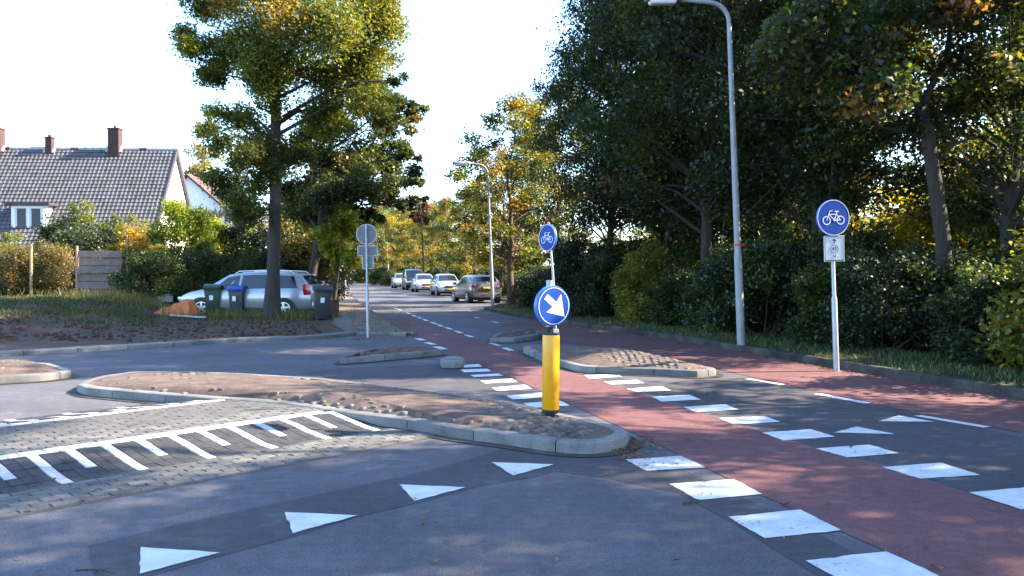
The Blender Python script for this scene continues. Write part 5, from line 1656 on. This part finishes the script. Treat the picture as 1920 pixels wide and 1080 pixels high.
def zone(x, y):
    u = 960 + x / y * 1600 if y > 1 else 3000
    for lim, txt in ((600, 'left of the lime shrub over the sidewalk'), (690, 'behind the grey sign back'), (732, 'beside the bare wooden pole'), (765, 'above the farthest silver car'), (800, 'above the black people carrier'), (850, 'above the pale blue car'), (905, 'above the brown grey car'),
                     (960, 'just right of the slender lamp'), (1010, 'left of the small bicycle disc'), (1060, 'behind the yellow column'), (1120, 'right of the yellow column'), (1200, 'between column and tall street lamp'), (1290, 'left of the tall street lamp'), (1350, 'close left of the tall lamp'), (1420, 'behind the tall street lamp'),
                     (1480, 'right of the tall street lamp'), (1540, 'left of the 41 route sign'), (1600, 'behind the 41 route sign'), (1680, 'right of the 41 route sign'), (1760, 'below the forked tree on its left'), (1840, 'around the forked tree trunk'), (1921, 'at the right picture edge')):
        if u < lim: return txt
    return 'beyond the right picture edge'

# ---- the wood on the right
T = {}
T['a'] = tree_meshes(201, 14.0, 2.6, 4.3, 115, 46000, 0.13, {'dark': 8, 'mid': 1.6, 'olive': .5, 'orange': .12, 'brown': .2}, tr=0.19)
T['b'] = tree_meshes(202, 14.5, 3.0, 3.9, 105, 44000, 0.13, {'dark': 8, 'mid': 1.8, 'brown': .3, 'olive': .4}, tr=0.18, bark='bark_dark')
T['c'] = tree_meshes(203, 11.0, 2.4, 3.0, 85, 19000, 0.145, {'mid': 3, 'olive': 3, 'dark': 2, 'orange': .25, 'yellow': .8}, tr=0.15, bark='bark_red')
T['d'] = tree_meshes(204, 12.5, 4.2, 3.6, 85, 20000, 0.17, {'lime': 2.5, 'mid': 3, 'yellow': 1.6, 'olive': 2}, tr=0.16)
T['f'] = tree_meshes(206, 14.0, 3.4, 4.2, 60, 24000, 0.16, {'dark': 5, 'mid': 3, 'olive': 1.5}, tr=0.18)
T['g'] = tree_meshes(207, 14.0, 3.5, 4.1, 150, 54000, 0.13, {'dark': 9, 'mid': 1.4, 'olive': .4, 'brown': .2, 'lime': .25}, tr=0.18, bark='bark_dark')  # the few lime leaves colour in sun glints on the dark crown
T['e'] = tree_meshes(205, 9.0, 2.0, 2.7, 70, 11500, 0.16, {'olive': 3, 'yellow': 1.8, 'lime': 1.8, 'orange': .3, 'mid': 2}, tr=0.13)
wood = 'trees of the dark wood on the right'
def rtree(kind, u, y, H, Rd, label, rz, tilt=(0, 0), name='wood_tree', group=wood):
    base_h = {'a': 14.0, 'b': 14.5, 'c': 11.0, 'd': 12.5, 'e': 9.0, 'g': 14.0}[kind]; base_r = {'a': 4.3, 'b': 3.9, 'c': 3.0, 'd': 3.6, 'e': 2.7, 'g': 4.1}[kind]
    x = (u - 960) / 1600 * y
    return place_tree(name, T[kind], (x, y, 0.05), rz, (Rd / base_r, H / base_h), label, group, tilt)

# the forked tree whose pale trunk stands behind the bicycle sign
def forked_tree():
    rng = np.random.default_rng(77)
    y = 17.6
    foot = Vector(((1775 - 960) / 1600 * y, y, 0.05))
    t = thing('forked_tree', 'tree with bare grey forked trunk standing behind the bicycle sign', 'tree', foot, 0, None)
    P = lambda u, v, yy=y: AT(u, v, yy) - foot
    mb = MB()
    fork = P(1728, 200)
    mb.tube([(0, 0, -.2), P(1772, 560), P(1768, 450), P(1757, 370), P(1746, 300), P(1738, 240), fork], [.22, .165, .155, .15, .14, .135, .125], 12, cap=False)
    mb.tube([fork - Vector((0, 0, .12)), P(1712, 170), P(1692, 120), P(1665, 40), P(1640, -120)], [.10, .085, .08, .06, .03], 9, cap=False)
    mb.tube([fork - Vector((0, 0, .08)), P(1745, 165), P(1775, 110), P(1790, 0), P(1800, -160)], [.08, .07, .065, .05, .03], 9, cap=False)
    mb.tube([P(1752, 340), P(1765, 285), P(1795, 268, y - .3), P(1850, 250, y - .6)], [.05, .04, .03, .012], 6, cap=False)
    mb.tube([P(1745, 260), P(1700, 250), P(1640, 235, y - .5)], [.04, .03, .01], 6, cap=False)
    cen, cr_ = [], []
    lob = [(1560, 60, 120, 70), (1640, 20, 110, 70), (1760, 20, 120, 60), (1860, 50, 90, 70), (1500, 20, 80, 60), (1600, 130, 100, 45), (1700, 110, 70, 40), (1830, 120, 70, 40), (1550, 180, 90, 40), (1880, 170, 60, 50), (1640, 190, 60, 30), (1600, -80, 130, 80), (1740, -100, 130, 80), (1860, -80, 100, 80), (1660, -220, 140, 80), (1780, -230, 120, 80), (1480, 110, 70, 50), (1720, -330, 100, 60)]
    for (u, v, hw, hh) in lob:
        yy = y - 1.2 + rng.normal() * 1.5
        c = P(u, v, yy); k = yy / FPX
        b = P(1690 if u < 1730 else 1785, max(-120, min(130, v + 40)))
        mid = b.lerp(c, .5) + Vector((0, 0, .2))
        mb.tube([b, mid, c], [.035, .025, .008], 5, cap=False)
        for q in range(10):
            d = rng.normal(size=3); d /= np.linalg.norm(d); r_ = rng.random() ** .4
            e = (c.x + d[0] * hw * k * r_, c.y + d[1] * 1.0 * r_, c.z + d[2] * hh * k * r_)
            cen.append(e); cr_.append(rng.uniform(.3, .55))
            mb.tube([mid.lerp(c, .5), e], [.012, .004], 4, cap=False)
    C, S, col = clump_leaves(rng, np.array(cen), np.array(cr_), 26000, {'dark': 6, 'mid': 2, 'brown': .3, 'olive': .5, 'orange': .1}, .13, .8)
    link('trunk', mb.mesh('trunk', M['bark'], smooth=60), t)
    link('crown', leaf_mesh('crown', C, S, col, M['leaf'], seed=78), t)
forked_tree()

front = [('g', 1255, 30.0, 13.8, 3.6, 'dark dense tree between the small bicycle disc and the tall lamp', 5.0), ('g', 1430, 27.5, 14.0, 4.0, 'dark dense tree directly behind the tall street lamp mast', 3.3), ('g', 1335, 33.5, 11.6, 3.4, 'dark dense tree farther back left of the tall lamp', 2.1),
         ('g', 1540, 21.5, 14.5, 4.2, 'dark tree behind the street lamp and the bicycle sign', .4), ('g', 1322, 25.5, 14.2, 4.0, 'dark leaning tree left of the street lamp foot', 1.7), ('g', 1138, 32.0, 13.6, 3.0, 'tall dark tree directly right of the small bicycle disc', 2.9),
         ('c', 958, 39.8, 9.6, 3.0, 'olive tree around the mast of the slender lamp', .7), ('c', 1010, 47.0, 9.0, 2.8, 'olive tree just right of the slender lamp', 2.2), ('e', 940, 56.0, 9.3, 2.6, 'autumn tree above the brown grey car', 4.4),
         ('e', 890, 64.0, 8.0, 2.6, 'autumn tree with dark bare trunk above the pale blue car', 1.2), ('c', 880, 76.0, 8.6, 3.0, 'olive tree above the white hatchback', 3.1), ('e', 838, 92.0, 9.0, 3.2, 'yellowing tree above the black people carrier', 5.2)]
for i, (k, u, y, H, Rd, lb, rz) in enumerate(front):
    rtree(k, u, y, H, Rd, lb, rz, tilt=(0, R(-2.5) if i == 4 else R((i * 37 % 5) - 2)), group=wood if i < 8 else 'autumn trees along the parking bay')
# deeper rows of the wood, seen only as dark mass and glimpses between the front trees
rw_ = random.Random(12)
deep = []
for row, (off, sp) in enumerate(((5.5, 4.6), (10.5, 5.2), (17.0, 6.5), (25.0, 7.0))):
    y = 13.0 + 2.1 * row
    while y < 100:
        kx = 6.9 - 0.27 * (y - 10.5) if y < 34 else 0.3 - 0.23 * (y - 34)
        x = kx + off + rw_.uniform(-.9, .9)
        u = 960 + x / y * 1600
        if u < 2150 and not (y <= 34 and row in (1, 2) and rw_.random() < .4) and not (y > 34 and rw_.random() < ((.35 if y < 40 else .65, .75, .85, .5) if y < 48 else (.8, .92, .95, .6))[row]):
            deep.append((x, y, row))
        y += sp * (1 + y / 140) * rw_.uniform(.85, 1.15)
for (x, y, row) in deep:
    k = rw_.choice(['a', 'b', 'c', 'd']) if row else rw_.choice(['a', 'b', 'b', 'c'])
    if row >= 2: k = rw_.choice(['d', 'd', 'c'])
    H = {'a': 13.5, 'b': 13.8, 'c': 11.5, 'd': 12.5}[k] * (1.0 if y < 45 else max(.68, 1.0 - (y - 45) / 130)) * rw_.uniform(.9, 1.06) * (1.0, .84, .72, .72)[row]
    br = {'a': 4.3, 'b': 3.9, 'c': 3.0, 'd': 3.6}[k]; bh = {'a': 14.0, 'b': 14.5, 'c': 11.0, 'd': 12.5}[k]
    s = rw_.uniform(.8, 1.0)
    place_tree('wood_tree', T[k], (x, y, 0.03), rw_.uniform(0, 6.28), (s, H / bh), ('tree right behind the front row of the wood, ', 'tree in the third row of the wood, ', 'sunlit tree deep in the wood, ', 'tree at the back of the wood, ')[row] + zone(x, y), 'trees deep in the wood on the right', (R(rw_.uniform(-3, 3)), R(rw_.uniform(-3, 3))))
# the same wood goes on beside and behind the camera; it shades the crossing
for (x, y, k, s) in ((12.9, 9.4, 'f', 1.0), (15.6, 4.4, 'f', 1.0), (13.6, -0.2, 'f', .95), (19.0, 7.5, 'f', 1.05), (18.5, 1.6, 'f', 1.0), (15.4, -5.5, 'f', 1.0), (23.5, 5.0, 'f', .95), (21.0, -4.0, 'f', 1.0)):
    place_tree('wood_tree', T[k], (x, y, 0.03), x * 7 + y, s, 'tree of the wood beside the viewpoint, beyond the right picture edge', 'trees beside the viewpoint')

# ---- bushes along the foot of the wood
BR_ = {}
BR_['a'] = bush_meshes(301, 1.3, 1.0, 2.1, 70, 17000, 0.085, {'dark': 5, 'mid': 3, 'lime': .4}, lmat='leaf')
BR_['b'] = bush_meshes(302, 1.2, 1.0, 1.9, 70, 15000, 0.085, {'mid': 4, 'dark': 3, 'lime': .8, 'yellow': .25}, lmat='leaf')
BR_['c'] = bush_meshes(303, 1.4, 1.1, 2.3, 70, 17000, 0.09, {'dark': 5, 'mid': 1.5}, lmat='leaf_dark')
BR_['l'] = bush_meshes(304, 1.4, 1.2, 2.4, 70, 13000, 0.10, {'lime': 4, 'yellow': 2.5, 'mid': 2, 'orange': .4})  # lime and yellow leaves colour in backlit highlights among the dark undergrowth
rb = random.Random(5)
def kerb_x(y):
    for a, b in zip(KR + KR_BAY, (KR + KR_BAY)[1:]):
        if a.y <= y <= b.y: return a.x + (b.x - a.x) * (y - a.y) / (b.y - a.y)
    return KR_BAY[-1].x
y = 7.5; k = 0
names_ = ['dark leafy bush in the dense strip of undergrowth behind the kerb', 'mid green bush in the dense strip of undergrowth behind the kerb']
while y < 88:
    for row in range(2):
        x = kerb_x(y) + (2.55 if row == 0 else 4.6) + rb.uniform(-.25, .3)
        kk = ('a', 'b', 'c')[(k * 2 + row * 3 + (k // 3)) % 3]
        s = rb.uniform(.78, 1.16) * (1.0 if row == 0 else 1.16)
        if row == 0 and k % 14 == 6 and y < 40: kk = 'l'  # yellow green leaf colour stands in for sunlit leaves along the strip
        if y > 42: s *= .85
        place_bush('bush', BR_[kk], (x, y + rb.uniform(-.4, .4), 0.08), rb.uniform(0, 6.28), (s, s, s * (1.0 if y < 36 else .85) * rb.uniform(.85, 1.12)), ({'b': 'mid green', 'l': 'yellow green'}.get(kk, 'dark leafy') + (' front bush behind the kerb, ' if row == 0 else ' taller bush of the second row, ')) + zone(x, y), 'bush', 'dark bushes along the foot of the wood' if kk != 'b' else 'mid green bushes along the foot of the wood')
        k += 1
    y += 1.75 * (1 + y / 120)

# ---- trees closing the far end of the road
far = [('e', 705, 108, 9.5, 3.4), ('d', 735, 120, 11, 4.0), ('e', 775, 112, 9.0, 3.4), ('d', 690, 140, 11, 4.2), ('c', 655, 128, 10, 3.6), ('e', 810, 100, 9, 3.2), ('d', 830, 125, 12, 4.4), ('e', 760, 140, 11, 4.4), ('d', 625, 118, 11, 4.0), ('c', 720, 160, 14, 5), ('d', 660, 170, 13, 5), ('e', 600, 95, 9, 3.6), ('d', 790, 165, 15, 5.5), ('c', 625, 72, 9.0, 3.0), ('e', 612, 58, 6.5, 2.6), ('d', 570, 75, 9, 3.6), ('c', 590, 150, 12, 5), ('e', 640, 205, 14, 6), ('d', 745, 210, 16, 6.5), ('c', 540, 110, 10, 4.2)]
for i, (k, u, y, H, Rd) in enumerate(far):
    rtree(k, u, y, H, Rd, ('olive', 'yellowing')[k in 'de'] + (' tree' if y < 120 else ' far off tree') + ' closing the road end, ' + zone((u - 960) / 1600 * y, y), i * 1.9, group='trees closing the far end of the road', name='far_tree')
lobed_tree('red_tree', 'small dark crimson tree beyond the parked cars', lg(-9.6, 92), 92, [(790, 395, 16, 18, .6), (778, 412, 14, 12, .4), (800, 415, 12, 12, .3)], {'red': 5, 'brown': 1}, .3, .12, 900, 44, (790, 380))
# low shrubs at the verge near the far cars and along the bay
for i, (u, y, s) in enumerate(((715, 100, 1.3), (742, 96, 1.2), (690, 118, 1.4), (665, 126, 1.4), (768, 92, 1.1), (640, 110, 1.2))):
    place_bush('bush', BR_['b'], ((u - 960) / 1600 * y, y, 0), i * 1.4, (s, s, s * .8), 'low bush on the verge at the far bend, ' + zone((u - 960) / 1600 * y, y), 'bush', 'low bushes at the far bend')

# thickets that close the view at ground level deep in the wood and beyond the road end
rd = random.Random(8)
for i in range(34):
    if i < 20:
        y = 11 + i * 2.3; x = kerb_x(min(y, 80)) + rd.uniform(9, 13) + (4 if i % 2 else 0); s_ = rd.uniform(1.5, 2.1); lb = 'tall thicket deep under the trees of the wood, '
    else:
        y = rd.uniform(150, 205); x = ((520 + (i - 20) * 36) - 960) / 1600 * y; s_ = rd.uniform(2.4, 3.4); lb = 'distant thicket beyond the road end, '
    place_bush('thicket', BR_['l' if i % 4 else 'b'], (x, y, 0), rd.uniform(0, 6), (s_ * 1.2, s_ * 1.2, s_), lb + zone(x, y), 'thicket', 'thickets closing the view between trunks')

# ------------------------------------------------------------------ grass, fallen leaves, twigs
def blades(name, spots, hgt, wid, mix, seed, parent=None):
    rng = np.random.default_rng(seed)
    N = len(spots); P = np.array(spots)
    a = rng.random(N) * 2 * np.pi; h = hgt * rng.uniform(.45, 1.25, N); w = wid * rng.uniform(.7, 1.3, N)
    bend = rng.normal(size=(N, 2)) * (h * .35)[:, None]
    dx, dy = np.cos(a) * w / 2, np.sin(a) * w / 2
    v = np.empty((N, 4, 3))
    v[:, 0] = P + np.stack([-dx, -dy, -.01 * np.ones(N)], 1)
    v[:, 1] = P + np.stack([dx, dy, -.01 * np.ones(N)], 1)
    top = P + np.stack([bend[:, 0], bend[:, 1], h], 1)
    v[:, 2] = top + np.stack([dx * .25, dy * .25, np.zeros(N)], 1)
    v[:, 3] = top - np.stack([dx * .25, dy * .25, np.zeros(N)], 1)
    col = pick_cols(rng, mix, N) * rng.uniform(.7, 1.3, N)[:, None]
    o = link(name, quads_mesh(name, v, col, M['grass'])); o['kind'] = 'stuff'
    return o
rg = np.random.default_rng(9)
sp_ = []
while len(sp_) < 26000:
    y = 8 + 50 * rg.random() ** 1.7; o_ = 0.16 + 2.6 * rg.random() ** .9
    x = kerb_x(y) + o_
    if rg.random() < (0.55 + 0.45 * math.sin(x * 2.3 + y * 1.1) * math.sin(y * .7)): sp_.append((x, y, .10 + .03 * wobble(x, y) * smooth(0, 1.2, o_)))
blades('grass', sp_, .08, .014, {'mid': 5, 'dark': 2.5, 'lime': .8, 'olive': 1, 'dry': .3}, 10)
sp_ = []
def kerb_left_y(x):
    for a, b in zip(KL, KL[1:]):
        if a.x <= x <= b.x: return a.y + (b.y - a.y) * (x - a.x) / (b.x - a.x)
    return 20.0
while len(sp_) < 24000:
    y = 23.5 + 10.5 * rg.random(); u = -60 + 640 * rg.random(); x = (u - 960) / 1600 * y
    lim = 25.0 if u < 330 else 27.2
    dens = .8 * smooth(lim - 1.2, lim + 2.2, y) * (1.0 if u < 340 else .7) * (0.5 + .5 * math.sin(x * 1.9) * math.sin(y * 2.1 + x))
    if u > 540: dens *= .35
    if 290 < u < 385: dens *= .25
    if rg.random() < dens + 0.02: sp_.append((x, y, gz(x, y)))
blades('grass', sp_, .09, .022, {'mid': 3, 'dark': 6, 'olive': 2, 'dry': .5, 'brown': .6}, 11)
rc = random.Random(3); mb = MB()
for _ in range(900):
    y = 19.5 + 7.5 * rc.random(); u = -40 + 640 * rc.random(); x = (u - 960) / 1600 * y
    if y < kerb_left_y(x) + .45: continue
    r_ = .02 + .07 * rc.random() ** 2.5
    mb.box((x, y, gz(x, y) + r_ * .25), (r_ * 2, r_ * 1.7, r_ * 1.1), Matrix.Rotation(rc.random() * 6, 3, 'Z') @ Matrix.Rotation(rc.uniform(-.4, .4), 3, 'X'), taper=.55)
o = mb.build('soil_clods', M['soil'], None, bevel=.012, segs=1, smooth=60); o['kind'] = 'stuff'
sp_ = []
while len(sp_) < 3500:
    u = (250 + 60 * rg.normal(), 430 + 60 * rg.normal(), 560 + 40 * rg.normal(), 180 + 60 * rg.normal())[int(rg.integers(0, 4))]
    y = 29.4 + rg.normal() * .5 if u > 300 else 31.5 + rg.normal() * .8
    x = (u - 960) / 1600 * y; sp_.append((x, y, gz(x, y)))
blades('tall_grass', sp_, .32, .02, {'olive': 3, 'dry': 3, 'mid': 2}, 12)

def scatter_leaves(name, spots, size, mix, seed):
    rng = np.random.default_rng(seed); C = np.array(spots)
    o = link(name, leaf_mesh(name, C, size * rng.uniform(.6, 1.3, len(C)), pick_cols(rng, mix, len(C)) * rng.uniform(.7, 1.3, len(C))[:, None], M['leaf'], up=2.5, seed=seed)); o['kind'] = 'stuff'
    return o
sp_ = []
for _ in range(1800):   # on the far left sidewalk and its gutter
    p = G(660 + 110 * rg.random(), 575 + 55 * rg.random(), .12)
    yk = kerb_left_y(p.x)
    sp_.append((p.x, p.y, .105 if p.y > yk + .1 else .02))
for _ in range(500):   # foot of the right kerb
    y = 8 + 22 * rg.random(); sp_.append((kerb_x(y) - abs(rg.normal()) * .35 - .02, y, .022))
for _ in range(700):   # in the soil
    y = 19 + 8 * rg.random(); u = 100 + 540 * rg.random(); x = (u - 960) / 1600 * y
    if y > kerb_left_y(x) + .4: sp_.append((x, y, gz(x, y) + .012))
for _ in range(110):   # loose over the carriageway
    u, v = 1920 * rg.random(), 640 + 440 * rg.random() ** 1.3; p = G(u, v); sp_.append((p.x, p.y, .02))
for _ in range(160):   # heaped at the tip of the large island
    p = G(1195 + 26 * rg.normal(), 846 + 12 * rg.normal()); sp_.append((p.x, p.y, .022 + .01 * rg.random()))
scatter_leaves('fallen_leaves', sp_, .045, {'brown': 5, 'orange': 1.4, 'dry': 2, 'yellow': .5}, 14)

def twig(label, px, r=0.008):
    pts = [G(u, v, .02) for u, v in px]; o0 = pts[0].copy()
    mb = MB(); mb.tube([p - o0 for p in pts], [r * (1 - .6 * i / (len(pts) - 1)) for i in range(len(pts))], 6)
    q = (pts[0] + pts[-1]) / 2 - o0
    mb.tube([q, q + Vector((.06, .05, .008))], [r * .6, r * .3], 5)
    o = mb.build('twig', M['twig'], None, smooth=50); o.location = o0
    tag(o, label, 'twig', 'twigs on the asphalt')
twig('short dark twig lying left of the second nearest crossing block', [(1281, 944), (1292, 942), (1303, 939), (1312, 939)], .012)
twig('thin curved twig on the grey asphalt beside the nearest triangle', [(142, 1070), (170, 1068), (196, 1070), (214, 1076)], .007)
twig('small twig on the red cycle path beyond the second block', [(1466, 945), (1480, 943)], .01)
